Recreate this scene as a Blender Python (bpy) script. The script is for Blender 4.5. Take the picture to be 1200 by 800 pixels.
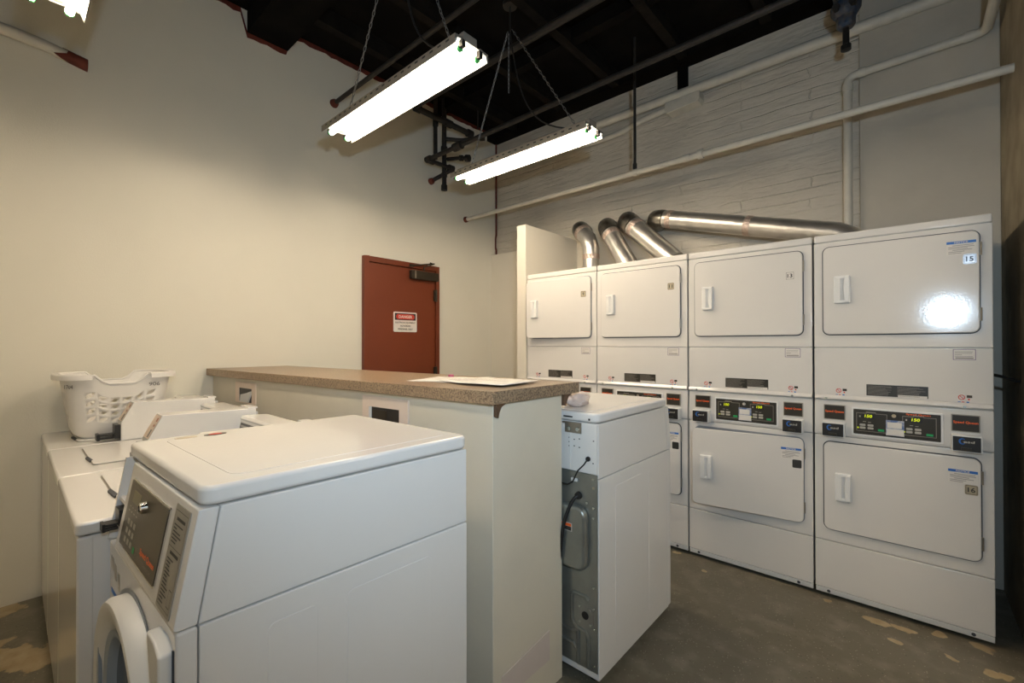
import bpy, math, random
from mathutils import Vector, Matrix
random.seed(7)
for o in list(bpy.data.objects): bpy.data.objects.remove(o)
S = bpy.context.scene
C = S.collection
PI = math.pi
# ------------------------------------------------------------------ camera, light, exposure
cam = bpy.data.cameras.new('camera'); co = bpy.data.objects.new('camera', cam); C.objects.link(co)
cam.sensor_width = 36.0; cam.lens = 523.47/1200*36.0; cam.clip_start = 0.02
co.location = (0, 0, 1.38)
co.rotation_euler = (Matrix.Rotation(0.72556, 3, 'Z') @ Matrix.Rotation(PI/2+0.006177, 3, 'X') @ Matrix.Rotation(-0.001144, 3, 'Z')).to_euler()
S.camera = co
S.view_settings.view_transform = 'Standard'; S.view_settings.look = 'None'
S.view_settings.gamma = 1.0; S.view_settings.use_curve_mapping = False
S.view_settings.exposure = 0.0
w = bpy.data.worlds.new('world'); S.world = w; w.use_nodes = True
w.node_tree.nodes['Background'].inputs[0].default_value = (0.5, 0.6, 0.75, 1)
w.node_tree.nodes['Background'].inputs[1].default_value = 0.02
TUBE_STRENGTH = 60.0
TUBE_COLOR = (1.0, 0.84, 0.635, 1)
fl = bpy.data.lights.new('camera_flash', 'SPOT'); fo = bpy.data.objects.new('camera_flash', fl); C.objects.link(fo)
fl.energy = 106; fl.color = (0.60, 0.80, 1.0); fl.shadow_soft_size = 0.035
fl.spot_size = math.radians(138); fl.spot_blend = 1.0
fo.location = (0.28, -0.02, 1.68)
fo.rotation_euler = (math.radians(90+6), 0, math.radians(36))

# ------------------------------------------------------------------ materials
def mat(name, col, rough=0.5, metal=0.0, var=0.0, vscale=6.0, bump=0.0, bscale=60.0, coat=0.0, spec=None, emit=None, es=0.0, vcol=None):
    m = bpy.data.materials.new(name); m.use_nodes = True
    nt = m.node_tree; N = nt.nodes; L = nt.links; b = N['Principled BSDF']
    b.inputs['Roughness'].default_value = rough; b.inputs['Metallic'].default_value = metal
    b.inputs['Coat Weight'].default_value = coat; b.inputs['Coat Roughness'].default_value = 0.08
    if spec is not None: b.inputs['Specular IOR Level'].default_value = spec
    tc = N.new('ShaderNodeTexCoord')
    n = N.new('ShaderNodeTexNoise'); n.inputs['Scale'].default_value = vscale; n.inputs['Detail'].default_value = 5
    L.new(tc.outputs['Object'], n.inputs['Vector'])
    mx = N.new('ShaderNodeMix'); mx.data_type = 'RGBA'
    c2 = vcol if vcol else tuple(max(0, c*(1-var)) for c in col)
    mx.inputs[6].default_value = (*col, 1); mx.inputs[7].default_value = (*c2, 1)
    mr = N.new('ShaderNodeMapRange'); mr.inputs[1].default_value = 0.38; mr.inputs[2].default_value = 0.68
    L.new(n.outputs['Fac'], mr.inputs[0]); L.new(mr.outputs[0], mx.inputs[0]); L.new(mx.outputs[2], b.inputs['Base Color'])
    if bump:
        n2 = N.new('ShaderNodeTexNoise'); n2.inputs['Scale'].default_value = bscale; n2.inputs['Detail'].default_value = 4
        L.new(tc.outputs['Object'], n2.inputs['Vector'])
        bp = N.new('ShaderNodeBump'); bp.inputs['Strength'].default_value = bump; bp.inputs['Distance'].default_value = 0.01
        L.new(n2.outputs['Fac'], bp.inputs['Height']); L.new(bp.outputs[0], b.inputs['Normal'])
    if emit: b.inputs['Emission Color'].default_value = (*emit, 1); b.inputs['Emission Strength'].default_value = es
    return m
M = {}
M['enamel'] = mat('white_enamel', (0.74, 0.71, 0.665), 0.105, var=0.03, vscale=3, bump=0.022, bscale=150, coat=0.0)
M['gloss'] = mat('glossy_white_enamel', (0.80, 0.78, 0.745), 0.13, var=0.02, vscale=3, bump=0.012, bscale=60)
M['enamel_edge'] = mat('satin_enamel', (0.72, 0.72, 0.70), 0.38, var=0.04)
M['plastic'] = mat('white_plastic', (0.80, 0.79, 0.76), 0.38, var=0.02)
M['wall'] = mat('cream_wall_paint', (0.84, 0.80, 0.68), 0.62, var=0.05, vscale=1.3, bump=0.10, bscale=180)
M['partition'] = mat('partition_paint', (0.74, 0.69, 0.585), 0.55, var=0.04, vscale=2, bump=0.05, bscale=200)
M['counter_paint'] = mat('half_wall_paint', (0.71, 0.65, 0.525), 0.5, var=0.06, vscale=4, bump=0.06, bscale=150)
M['ceiling'] = mat('sooty_ceiling', (0.008, 0.0065, 0.005), 0.95, var=0.5, vscale=4, spec=0.1)
M['joist'] = mat('dark_joist_wood', (0.013, 0.010, 0.007), 0.9, var=0.5, vscale=7, bump=0.3, bscale=30, spec=0.15)
M['column'] = mat('rough_brown_plaster', (0.36, 0.31, 0.22), 0.85, var=0.45, vscale=4, bump=0.6, bscale=14)
M['rust'] = mat('rust_red_paint', (0.17, 0.032, 0.016), 0.7, var=0.4, vscale=20)
M['door'] = mat('rust_brown_door_paint', (0.17, 0.032, 0.008), 0.55, var=0.08, vscale=3, bump=0.05, bscale=90)
M['bronze'] = mat('dark_bronze', (0.045, 0.034, 0.022), 0.45, metal=0.4, var=0.2)
M['hinge'] = mat('dull_steel', (0.36, 0.32, 0.26), 0.4, metal=0.7, var=0.2)
M['blackpipe'] = mat('black_iron_pipe', (0.030, 0.026, 0.022), 0.6, metal=0.2, var=0.4, vscale=15)
M['whitepipe'] = mat('painted_pipe', (0.66, 0.62, 0.53), 0.5, var=0.10, vscale=12, bump=0.1, bscale=60)
M['duct'] = mat('galvanised_duct', (0.74, 0.72, 0.68), 0.34, metal=0.92, var=0.20, vscale=9, bump=0.10, bscale=25)
M['ducttape'] = mat('duct_seam_tape', (0.74, 0.60, 0.53), 0.38, metal=0.8, var=0.3, vscale=60, bump=0.6, bscale=120)
M['ductdark'] = mat('duct_elbow_metal', (0.36, 0.34, 0.30), 0.36, metal=1.0, var=0.4, vscale=20)
M['galv'] = mat('galvanised_sheet', (0.33, 0.335, 0.30), 0.32, metal=0.65, var=0.18, vscale=10, bump=0.05)
M['zinc'] = mat('zinc_screw', (0.62, 0.68, 0.68), 0.25, metal=1.0)
M['black'] = mat('black_plastic', (0.016, 0.015, 0.014), 0.38, var=0.2)
M['panelblack'] = mat('panel_overlay', (0.030, 0.027, 0.021), 0.30, var=0.15)
M['fwpanel'] = mat('brown_black_overlay', (0.075, 0.062, 0.042), 0.30, var=0.12)
M['dark'] = mat('shadow_gap_rubber', (0.05, 0.055, 0.065), 0.6, var=0.1)
M['orange'] = mat('orange_print', (0.95, 0.14, 0.02), 0.5)
M['red'] = mat('red_print', (0.62, 0.05, 0.03), 0.5)
M['blue'] = mat('blue_print', (0.02, 0.14, 0.48), 0.5)
M['green'] = mat('green_button', (0.01, 0.34, 0.10), 0.45)
M['led'] = mat('led_display', (0.02, 0.02, 0.0), 0.4, emit=(0.75, 0.85, 0.0), es=1.0)
M['lcd'] = mat('dim_lcd', (0.16, 0.135, 0.06), 0.3)
M['key'] = mat('grey_keys', (0.42, 0.40, 0.35), 0.45)
M['outline'] = mat('grey_outline_print', (0.22, 0.20, 0.17), 0.45)
M['chrome'] = mat('chrome', (0.85, 0.85, 0.85), 0.10, metal=1.0)
M['paper'] = mat('white_sticker', (0.74, 0.70, 0.64), 0.55, var=0.02)
M['paperwhite'] = mat('white_paper', (0.84, 0.80, 0.74), 0.6, var=0.08, vscale=18)
M['tag'] = mat('tan_number_tag', (0.46, 0.39, 0.27), 0.4, var=0.15, vscale=30)
M['silvertag'] = mat('silver_number_tag', (0.70, 0.70, 0.72), 0.25, metal=0.6, var=0.2, vscale=60)
M['ink'] = mat('black_ink', (0.03, 0.028, 0.025), 0.5)
M['ink2'] = mat('grey_ink', (0.26, 0.24, 0.22), 0.5)
M['dullred'] = mat('faded_red_print', (0.50, 0.20, 0.13), 0.5)
M['purpleink'] = mat('purple_ink', (0.22, 0.16, 0.26), 0.5)
M['greyplate'] = mat('grey_instruction_plate', (0.34, 0.315, 0.26), 0.4, var=0.05)
M['photo'] = mat('blue_sky_notice', (0.10, 0.17, 0.36), 0.4, vcol=(0.62, 0.60, 0.62), vscale=45)
M['basket'] = mat('white_basket_plastic', (0.84, 0.81, 0.76), 0.45, var=0.02)
M['glass'] = mat('dark_porthole_glass', (0.02, 0.03, 0.04), 0.08)
M['grey'] = mat('grey_gasket', (0.22, 0.24, 0.27), 0.45, var=0.1)
M['ring2'] = mat('bluish_grey_ring', (0.33, 0.38, 0.44), 0.3)
M['valveblue'] = mat('chipped_blue_paint', (0.012, 0.035, 0.075), 0.45, var=0.5, vscale=18, vcol=(0.10, 0.08, 0.06))
M['housing'] = mat('grey_lamp_housing', (0.33, 0.29, 0.24), 0.5, metal=0.3, var=0.2)
M['reflector'] = mat('white_lamp_reflector', (0.85, 0.84, 0.80), 0.4)
M['tube'] = mat('fluorescent_tube', (0.9, 0.9, 0.9), 0.4, emit=TUBE_COLOR[:3], es=TUBE_STRENGTH)
M['endcap'] = mat('green_end_cap', (0.05, 0.42, 0.10), 0.4)
M['chain'] = mat('zinc_chain', (0.30, 0.29, 0.27), 0.4, metal=0.7)
M['cord'] = mat('black_cord', (0.02, 0.018, 0.016), 0.55)
M['cloth'] = mat('pale_pink_cloth', (0.70, 0.58, 0.52), 0.9, var=0.1, vscale=20)
M['pink'] = mat('pink_plastic', (0.75, 0.18, 0.30), 0.5)
M['brownbracket'] = mat('brown_bracket', (0.12, 0.065, 0.035), 0.5, var=0.2)
M['boxframe'] = mat('outlet_box_frame', (0.84, 0.69, 0.57), 0.5, var=0.04)
M['patch'] = mat('pinkish_wall_patch', (0.66, 0.57, 0.51), 0.5, var=0.05)

def back_wall_mat():
    m = mat('painted_brick', (0.64, 0.585, 0.49), 0.62, var=0.16, vscale=2.2)
    nt = m.node_tree; N = nt.nodes; L = nt.links; b = N['Principled BSDF']
    tc = N.new('ShaderNodeTexCoord'); sp = N.new('ShaderNodeSeparateXYZ'); cb = N.new('ShaderNodeCombineXYZ')
    L.new(tc.outputs['Object'], sp.inputs[0]); L.new(sp.outputs['X'], cb.inputs['X']); L.new(sp.outputs['Z'], cb.inputs['Y'])
    wn = N.new('ShaderNodeTexNoise'); wn.inputs['Scale'].default_value = 5.0; wn.inputs['Detail'].default_value = 4; L.new(tc.outputs['Object'], wn.inputs['Vector'])
    va = N.new('ShaderNodeVectorMath'); va.operation = 'MULTIPLY_ADD'; va.inputs[1].default_value = (0.03, 0.03, 0); 
    L.new(wn.outputs['Color'], va.inputs[0]); L.new(cb.outputs[0], va.inputs[2])
    va.inputs[1].default_value = (0.12, 0.03, 0)
    br = N.new('ShaderNodeTexBrick'); br.inputs['Scale'].default_value = 1.0
    br.inputs['Brick Width'].default_value = 0.9; br.inputs['Row Height'].default_value = 0.078; br.inputs['Mortar Size'].default_value = 0.006
    br.inputs['Mortar Smooth'].default_value = 0.9
    br.inputs['Color1'].default_value = (1, 1, 1, 1); br.inputs['Color2'].default_value = (0.45, 0.45, 0.45, 1); br.inputs['Mortar'].default_value = (0, 0, 0, 1)
    L.new(va.outputs[0], br.inputs['Vector'])
    n = N.new('ShaderNodeTexNoise'); n.inputs['Scale'].default_value = 1.0; n.inputs['Detail'].default_value = 7
    mp = N.new('ShaderNodeMapping'); mp.inputs['Scale'].default_value = (6, 6, 22); L.new(tc.outputs['Object'], mp.inputs['Vector']); L.new(mp.outputs[0], n.inputs['Vector'])
    # the thick paint hides the joints in patches
    n3 = N.new('ShaderNodeTexNoise'); n3.inputs['Scale'].default_value = 3.6; n3.inputs['Detail'].default_value = 4; L.new(tc.outputs['Object'], n3.inputs['Vector'])
    rr = N.new('ShaderNodeMapRange'); rr.inputs[1].default_value = 0.42; rr.inputs[2].default_value = 0.66; rr.inputs[3].default_value = 0.05; rr.inputs[4].default_value = 1.0
    L.new(n3.outputs['Fac'], rr.inputs[0])
    mu = N.new('ShaderNodeMath'); mu.operation = 'MULTIPLY'; L.new(br.outputs['Color'], mu.inputs[0]); L.new(rr.outputs[0], mu.inputs[1])
    ad = N.new('ShaderNodeMath'); ad.operation = 'MULTIPLY_ADD'; ad.inputs[1].default_value = 1.3; L.new(n.outputs['Fac'], ad.inputs[0]); L.new(mu.outputs[0], ad.inputs[2])
    bp = N.new('ShaderNodeBump'); bp.inputs['Strength'].default_value = 0.7; bp.inputs['Distance'].default_value = 0.014
    L.new(ad.outputs[0], bp.inputs['Height']); L.new(bp.outputs[0], b.inputs['Normal'])
    return m
M['brick'] = back_wall_mat()
M['pilaster'] = mat('painted_plaster_pier', (0.57, 0.52, 0.43), 0.62, var=0.16, vscale=2.2, bump=0.35, bscale=10)

def floor_mat():
    m = bpy.data.materials.new('worn_concrete'); m.use_nodes = True
    nt = m.node_tree; N = nt.nodes; L = nt.links; b = N['Principled BSDF']
    tc = N.new('ShaderNodeTexCoord')
    def noise(s, d=6):
        n = N.new('ShaderNodeTexNoise'); n.inputs['Scale'].default_value = s; n.inputs['Detail'].default_value = d
        L.new(tc.outputs['Object'], n.inputs['Vector']); return n.outputs['Fac']
    def ramp(src, a, b_, lo=0.0, hi=1.0):
        r = N.new('ShaderNodeMapRange'); r.inputs[1].default_value = a; r.inputs[2].default_value = b_
        r.inputs[3].default_value = lo; r.inputs[4].default_value = hi; L.new(src, r.inputs[0]); return r.outputs[0]
    def mix(f, a, b_):
        x = N.new('ShaderNodeMix'); x.data_type = 'RGBA'; L.new(f, x.inputs[0])
        if isinstance(a, tuple): x.inputs[6].default_value = (*a, 1)
        else: L.new(a, x.inputs[6])
        x.inputs[7].default_value = (*b_, 1); return x.outputs[2]
    def math2(op, a, b_):
        x = N.new('ShaderNodeMath'); x.operation = op
        for i, v in enumerate((a, b_)):
            if isinstance(v, (int, float)): x.inputs[i].default_value = v
            else: L.new(v, x.inputs[i])
        return x.outputs[0]
    col = mix(ramp(noise(1.6), 0.35, 0.65), (0.145, 0.130, 0.092), (0.108, 0.094, 0.062))
    col = mix(ramp(noise(9), 0.5, 0.75), col, (0.20, 0.18, 0.135))
    vo = N.new('ShaderNodeTexVoronoi'); vo.inputs['Scale'].default_value = 55; L.new(tc.outputs['Object'], vo.inputs['Vector'])
    col = mix(ramp(vo.outputs['Distance'], 0.10, 0.16, 0.75, 0.0), col, (0.36, 0.32, 0.25))
    vo2 = N.new('ShaderNodeTexVoronoi'); vo2.inputs['Scale'].default_value = 31; L.new(tc.outputs['Object'], vo2.inputs['Vector'])
    col = mix(ramp(vo2.outputs['Distance'], 0.06, 0.13, 0.8, 0.0), col, (0.045, 0.04, 0.03))
    # tan patches where the paint has peeled: by the left wall and a few small chips before the dryers
    sp = N.new('ShaderNodeSeparateXYZ'); L.new(tc.outputs['Object'], sp.inputs[0])
    left = ramp(sp.outputs['X'], -2.9, -2.2, 0.20, 0.0)
    pat = ramp(math2('ADD', noise(3.2, 8), left), 0.70, 0.715)
    nd = N.new('ShaderNodeTexNoise'); nd.inputs['Scale'].default_value = 9; nd.inputs['Detail'].default_value = 5; L.new(tc.outputs['Object'], nd.inputs['Vector'])
    dv = N.new('ShaderNodeVectorMath'); dv.operation = 'MULTIPLY_ADD'; dv.inputs[1].default_value = (0.11, 0.11, 0); L.new(nd.outputs['Color'], dv.inputs[0]); L.new(tc.outputs['Object'], dv.inputs[2])
    for (x, y, rx, ry) in CHIPS:
        mp = N.new('ShaderNodeMapping'); mp.vector_type = 'TEXTURE'
        mp.inputs['Location'].default_value = (x+0.055, y+0.055, 0); mp.inputs['Scale'].default_value = (rx, ry, 1)
        L.new(dv.outputs[0], mp.inputs['Vector'])
        s2 = N.new('ShaderNodeSeparateXYZ'); L.new(mp.outputs[0], s2.inputs[0])
        r2 = math2('ADD', math2('POWER', s2.outputs['X'], 2), math2('POWER', s2.outputs['Y'], 2))
        pat = math2('MAXIMUM', pat, ramp(r2, 0.8, 1.1, 1.0, 0.0))
    pcol = mix(ramp(noise(14), 0.4, 0.6), col, (0.42, 0.33, 0.19))
    x = N.new('ShaderNodeMix'); x.data_type = 'RGBA'; L.new(pat, x.inputs[0]); L.new(col, x.inputs[6]); L.new(pcol, x.inputs[7])
    pm_ = N.new('ShaderNodeMix'); pm_.data_type = 'RGBA'; L.new(ramp(noise(14), 0.25, 0.7), pm_.inputs[0]); pm_.inputs[6].default_value = (0.46, 0.37, 0.23, 1); pm_.inputs[7].default_value = (0.30, 0.22, 0.11, 1)
    L.new(pm_.outputs[2], x.inputs[7])
    L.new(x.outputs[2], b.inputs['Base Color'])
    b.inputs['Roughness'].default_value = 0.5
    bp = N.new('ShaderNodeBump'); bp.inputs['Strength'].default_value = 0.25; bp.inputs['Distance'].default_value = 0.006
    L.new(math2('ADD', noise(45, 4), pat), bp.inputs['Height']); L.new(bp.outputs[0], b.inputs['Normal'])
    return m
CHIPS = [(-0.125, 2.869, 0.055, 0.026), (-0.026, 2.877, 0.049, 0.026), (0.099, 2.945, 0.032, 0.043), (-0.043, 2.738, 0.027, 0.031), (0.125, 2.758, 0.018, 0.015), (0.245, 2.741, 0.028, 0.022), (0.289, 2.748, 0.025, 0.021), (-0.323, 2.931, 0.018, 0.015), (0.248, 2.948, 0.039, 0.032), (-0.932, 2.815, 0.021, 0.022), (-1.164, 2.953, 0.023, 0.019)]
M['floor'] = floor_mat()

def laminate():
    m = mat('speckled_brown_laminate', (0.36, 0.24, 0.14), 0.33, var=0.0)
    nt = m.node_tree; N = nt.nodes; L = nt.links; b = N['Principled BSDF']
    n = [x for x in N if x.type == 'TEX_NOISE'][0]; n.inputs['Scale'].default_value = 170; n.inputs['Detail'].default_value = 1
    mx = [x for x in N if x.type == 'MIX'][0]
    mx.inputs[6].default_value = (0.37, 0.265, 0.165, 1); mx.inputs[7].default_value = (0.13, 0.085, 0.052, 1)
    return m
M['laminate'] = laminate()

# ------------------------------------------------------------------ mesh helpers
class MB:
    def __init__(s, xf=None): s.v = []; s.f = []; s.xf = xf
    def add(s, vs, fs):
        k = len(s.v); s.v += [tuple(v) for v in vs]; s.f += [tuple(i+k for i in f) for f in fs]; return s
    def box(s, x0, x1, y0, y1, z0, z1):
        vs = [(x, y, z) for x in (x0, x1) for y in (y0, y1) for z in (z0, z1)]
        return s.add(vs, [(0, 1, 3, 2), (4, 6, 7, 5), (0, 4, 5, 1), (2, 3, 7, 6), (0, 2, 6, 4), (1, 5, 7, 3)])
    def prism(s, poly, axis, a, b):
        # poly: (p,q) points; axis 0: (y,z) along x; 1: (x,z) along y; 2: (x,y) along z
        def P(p, q, t): return ((t, p, q), (p, t, q), (p, q, t))[axis]
        n = len(poly); vs = [P(p, q, a) for p, q in poly]+[P(p, q, b) for p, q in poly]
        fs = [tuple(range(n)), tuple(range(2*n-1, n-1, -1))]+[(i, i+n, (i+1) % n+n, (i+1) % n) for i in range(n)]
        return s.add(vs, fs)
    def tube(s, pts, r, n=12, cap=True):
        pts = [Vector(p) for p in pts]; vs = []; fs = []; m = len(pts)
        rs = r if isinstance(r, (list, tuple)) else [r]*m
        t0 = (pts[1]-pts[0]).normalized(); up = Vector((0, 0, 1)) if abs(t0.z) < 0.9 else Vector((1, 0, 0))
        nrm = t0.cross(up).normalized()
        for i, p in enumerate(pts):
            t = ((pts[min(i+1, m-1)]-p).normalized()+(p-pts[max(i-1, 0)]).normalized())
            t = t.normalized() if t.length > 1e-6 else t0
            nrm = (nrm-t*nrm.dot(t)).normalized(); bn = t.cross(nrm)
            for k in range(n):
                a = 2*PI*k/n; vs.append(p+(nrm*math.cos(a)+bn*math.sin(a))*rs[i])
        for i in range(m-1):
            for k in range(n): fs.append((i*n+k, i*n+(k+1) % n, (i+1)*n+(k+1) % n, (i+1)*n+k))
        if cap: fs += [tuple(range(n-1, -1, -1)), tuple(range((m-1)*n, m*n))]
        return s.add(vs, fs)
    def lathe(s, prof, c, axis=2, n=32, close=False):
        # prof: (r, t); axis direction
        vs = []; fs = []; m = len(prof)
        for r, t in prof:
            for k in range(n):
                a = 2*PI*k/n; p, q = r*math.cos(a), r*math.sin(a)
                vs.append(((c[0]+t, c[1]+p, c[2]+q), (c[0]+p, c[1]+t, c[2]+q), (c[0]+p, c[1]+q, c[2]+t))[axis])
        for i in range(m-1 if not close else m):
            j = (i+1) % m
            for k in range(n): fs.append((i*n+k, i*n+(k+1) % n, j*n+(k+1) % n, j*n+k))
        if not close:
            if prof[0][0] > 1e-5: fs.append(tuple(range(n)))
            if prof[-1][0] > 1e-5: fs.append(tuple(range((m-1)*n, m*n)))
        return s.add(vs, fs)
    def build(s, name, m, parent=None, bevel=0.0, seg=3, smooth=True, solid=0.0, loc=None, rot=None):
        vs = s.v if s.xf is None else [s.xf(*v) for v in s.v]
        me = bpy.data.meshes.new(name); me.from_pydata([tuple(v) for v in vs], [], s.f)
        import bmesh
        bm = bmesh.new(); bm.from_mesh(me)
        bmesh.ops.remove_doubles(bm, verts=bm.verts, dist=1e-6)
        bmesh.ops.recalc_face_normals(bm, faces=bm.faces); bm.to_mesh(me); bm.free()
        if smooth:
            me.polygons.foreach_set('use_smooth', [True]*len(me.polygons)); me.set_sharp_from_angle(angle=math.radians(38))
        me.materials.append(m)
        o = bpy.data.objects.new(name, me); C.objects.link(o)
        if parent: o.parent = parent
        if loc: o.location = loc
        if rot: o.rotation_euler = rot
        if solid:
            sd = o.modifiers.new('solid', 'SOLIDIFY'); sd.thickness = solid; sd.offset = 0
        if bevel:
            bv = o.modifiers.new('bevel', 'BEVEL'); bv.width = bevel; bv.segments = seg; bv.limit_method = 'ANGLE'; bv.angle_limit = math.radians(40); bv.harden_normals = True
        return o
def rr(u0, u1, z0, z1, r, n=6):
    pts = []
    for cx, cz, a0 in ((u1-r, z1-r, 0), (u0+r, z1-r, 90), (u0+r, z0+r, 180), (u1-r, z0+r, 270)):
        for k in range(n+1):
            a = math.radians(a0+90*k/n); pts.append((cx+r*math.cos(a), cz+r*math.sin(a)))
    return pts
def thing(name, label, cat, loc=(0, 0, 0), rz=0, group=None):
    o = bpy.data.objects.new(name, None); C.objects.link(o); o.location = loc; o.rotation_euler = (0, 0, rz)
    o.empty_display_size = 0.1
    return tag(o, label, cat, group)
def tag(o, label, cat, group=None):
    o['label'] = label; o['category'] = cat
    if group: o['group'] = group
    return o
def struct(o, label=None):
    o['kind'] = 'structure'
    if label: o['label'] = label
    return o
_tx = {}
def text_geo(t, size, bold=False):
    key = t
    if key not in _tx:
        cu = bpy.data.curves.new('t', 'FONT'); cu.body = t; cu.size = 1.0; cu.align_x = 'CENTER'; cu.align_y = 'CENTER'; cu.resolution_u = 3; cu.offset = 0.022
        ob = bpy.data.objects.new('t', cu); C.objects.link(ob)
        bpy.context.view_layer.update()
        me = bpy.data.meshes.new_from_object(ob.evaluated_get(bpy.context.evaluated_depsgraph_get()))
        _tx[key] = ([tuple(v.co) for v in me.vertices], [tuple(p.vertices) for p in me.polygons])
        bpy.data.objects.remove(ob); bpy.data.curves.remove(cu); bpy.data.meshes.remove(me)
    return _tx[key]
def text_into(mb, t, cx, y, cz, h, wmax=None, shear=0.0, place=None):
    vs, fs = text_geo(t, 1)
    x0 = min(v[0] for v in vs); x1 = max(v[0] for v in vs); y0 = min(v[1] for v in vs); y1 = max(v[1] for v in vs)
    s = h/(y1-y0); sx = s if wmax is None else wmax/(x1-x0)
    out = []
    for v in vs:
        p = (v[0]-(x0+x1)/2)*sx; q = (v[1]-(y0+y1)/2)*s; p += q*shear
        out.append((cx+p, y, cz+q) if place is None else place(p, q))
    mb.add(out, fs)
def flat(s, pts): s.add(pts, [tuple(range(len(pts)))])
def arc(c, r, a0, a1, n, f): return [f(c, r*math.cos(math.radians(a0+(a1-a0)*k/n)), r*math.sin(math.radians(a0+(a1-a0)*k/n))) for k in range(n+1)]

# ------------------------------------------------------------------ the room
XL, YB, XR, ZC = -3.575, 3.755, 0.395, 3.80
YF, XF = -1.9, 2.2
struct(MB().box(XL-0.1, XF+0.1, YF-0.1, YB+0.1, -0.1, 0).build('floor', M['floor'], smooth=False), 'grey concrete floor with peeled tan patches')
struct(MB().box(XL-0.12, XL, YF-0.1, YB+0.1, 0, ZC+0.1).build('wall_left', M['wall'], smooth=False), 'cream painted side wall')
struct(MB().box(XL, XF+0.1, YB, YB+0.12, 0, ZC+0.1).build('wall_back', M['brick'], smooth=False), 'painted brick wall behind the dryers')
struct(MB().box(-0.232, XR, YB-0.055, YB, 0, ZC).build('wall_back_pier', M['pilaster'], smooth=False, bevel=0.004), 'smooth painted pier on the brick wall')
struct(MB().box(XR, XF, 2.72, YB, 0, ZC).build('wall_right', M['column'], smooth=False), 'rough brown plaster wall')
struct(MB().box(XF, XF+0.12, YF, 2.72, 0, ZC).build('wall_side', M['wall'], smooth=False))
struct(MB().box(XL, XF+0.1, YF-0.12, YF, 0, ZC).build('wall_front', M['wall'], smooth=False))
struct(MB().box(XL-0.1, XF+0.1, YF-0.1, YB+0.1, ZC, ZC+0.1).build('ceiling', M['ceiling'], smooth=False), 'black board ceiling')
struct(MB().box(XL, -2.563, YB-0.08, YB, 0, 2.40).build('wall_low', M['partition'], smooth=False, bevel=0.003), 'low pale boxed wall in the far corner')
struct(MB().box(-2.563, -2.462, 2.955, YB, 0, 2.415).build('wall_partition', M['partition'], smooth=False, bevel=0.004), 'cream partition at the end of the dryer row')
# ceiling framing
for i, x in enumerate((-3.15, -2.55, -1.95, -1.35, -0.75, -0.15, 0.45, 1.1)):
    b = MB().box(x-0.035, x+0.035, YF, YB-0.16, ZC-0.12, ZC).build('trim_%d' % (i+1), M['joist'], smooth=False); struct(b, 'dark wooden ceiling joist')
for i, (y0, y1, z0) in enumerate(((1.14, 1.42, 3.64), (2.84, 2.92, 3.7), (-0.4, -0.2, 3.64), (YB-0.15, YB, 3.69))):
    struct(MB().box(XL, XR if y1 > 3 else XF, y0, y1, z0, ZC-0.001).build('trim_%d' % (i+9), M['ceiling'], smooth=False), 'black ceiling beam')
struct(MB().box(-1.43, -1.36, YB-0.06, YB, 3.50, 3.70).build('trim_13', M['ceiling'], smooth=False), 'black block at a notch high in the brick wall')  # short black block put in at the notch under the back beam
# ragged rust red paint line where ceiling meets side wall
mb = MB(); random.seed(3); top = []; bot = []
y = 0.6
while y < 3.62:
    z = 3.63 if 1.12 < y < 1.44 else 3.785
    bot.append((XL+0.004, y, z-0.012-random.random()*0.018)); top.append((XL+0.004, y, z+0.012)); y += 0.045
for i in range(len(bot)-1):
    k = 4*i; mb.add([bot[i], bot[i+1], top[i+1], top[i]], [(0, 1, 2, 3)])
struct(mb.build('trim_14', M['rust'], smooth=False, solid=0.006), 'ragged rust red paint line under the ceiling')

# door
D = struct(MB().box(XL, XL+0.028, 2.10, 2.835, 0.005, 2.105).build('door_1', M['door'], smooth=False, bevel=0.002), 'rust brown steel door with danger sign')
fr = MB().box(XL, XL+0.045, 2.05, 2.096, 0, 2.158).box(XL, XL+0.045, 2.839, 2.882, 0, 2.158).box(XL, XL+0.045, 2.096, 2.839, 2.109, 2.158)
fr.build('door_frame', M['door'], D, smooth=False, bevel=0.003)
for z in (1.865, 1.10, 0.25):
    MB().tube([(XL+0.05, 2.838, z-0.06), (XL+0.05, 2.838, z+0.06)], 0.009).box(XL+0.029, XL+0.049, 2.815, 2.838, z-0.055, z+0.055).build('hinge', M['bronze'], D, smooth=False)
cl = MB().prism(rr(2.525, 2.85, 2.005, 2.085, 0.008), 0, XL+0.03, XL+0.075).build('door_closer', M['bronze'], D, bevel=0.003); cl['label'] = 'dark bronze closer body'
MB().tube([(XL+0.08, 2.66, 2.09), (XL+0.085, 2.66, 2.125), (XL+0.10, 2.77, 2.165), (XL+0.10, 2.72, 2.17)], 0.008, 8).tube([(XL+0.10, 2.77, 2.168), (XL+0.05, 2.53, 2.128)], 0.007, 8).box(XL+0.046, XL+0.06, 2.515, 2.56, 2.115, 2.14).build('closer_arm', M['bronze'], cl)
MB().box(XL+0.076, XL+0.078, 2.558, 2.575, 2.01, 2.083).build('closer_trim', M['hinge'], cl)
sg = MB().prism(rr(2.352, 2.612, 1.497, 1.683, 0.012), 0, XL+0.0285, XL+0.032).build('danger_sign', M['paperwhite'], D, smooth=False); sg['label'] = 'white danger sign with red oval'
MB().box(XL+0.032, XL+0.0328, 2.366, 2.598, 1.607, 1.671).build('sign_header', M['ink'], sg, smooth=False)
mb = MB(); ov = [(2.482+0.108*math.cos(a*PI/20)*min(1, 1), 1.639+0.027*math.sin(a*PI/20)) for a in range(40)]
ov = [(2.482+(0.080 if math.cos(a*PI/20) > 0 else -0.080)+0.022*math.cos(a*PI/20), 1.639+0.0235*math.sin(a*PI/20)) for a in range(40)]
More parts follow.
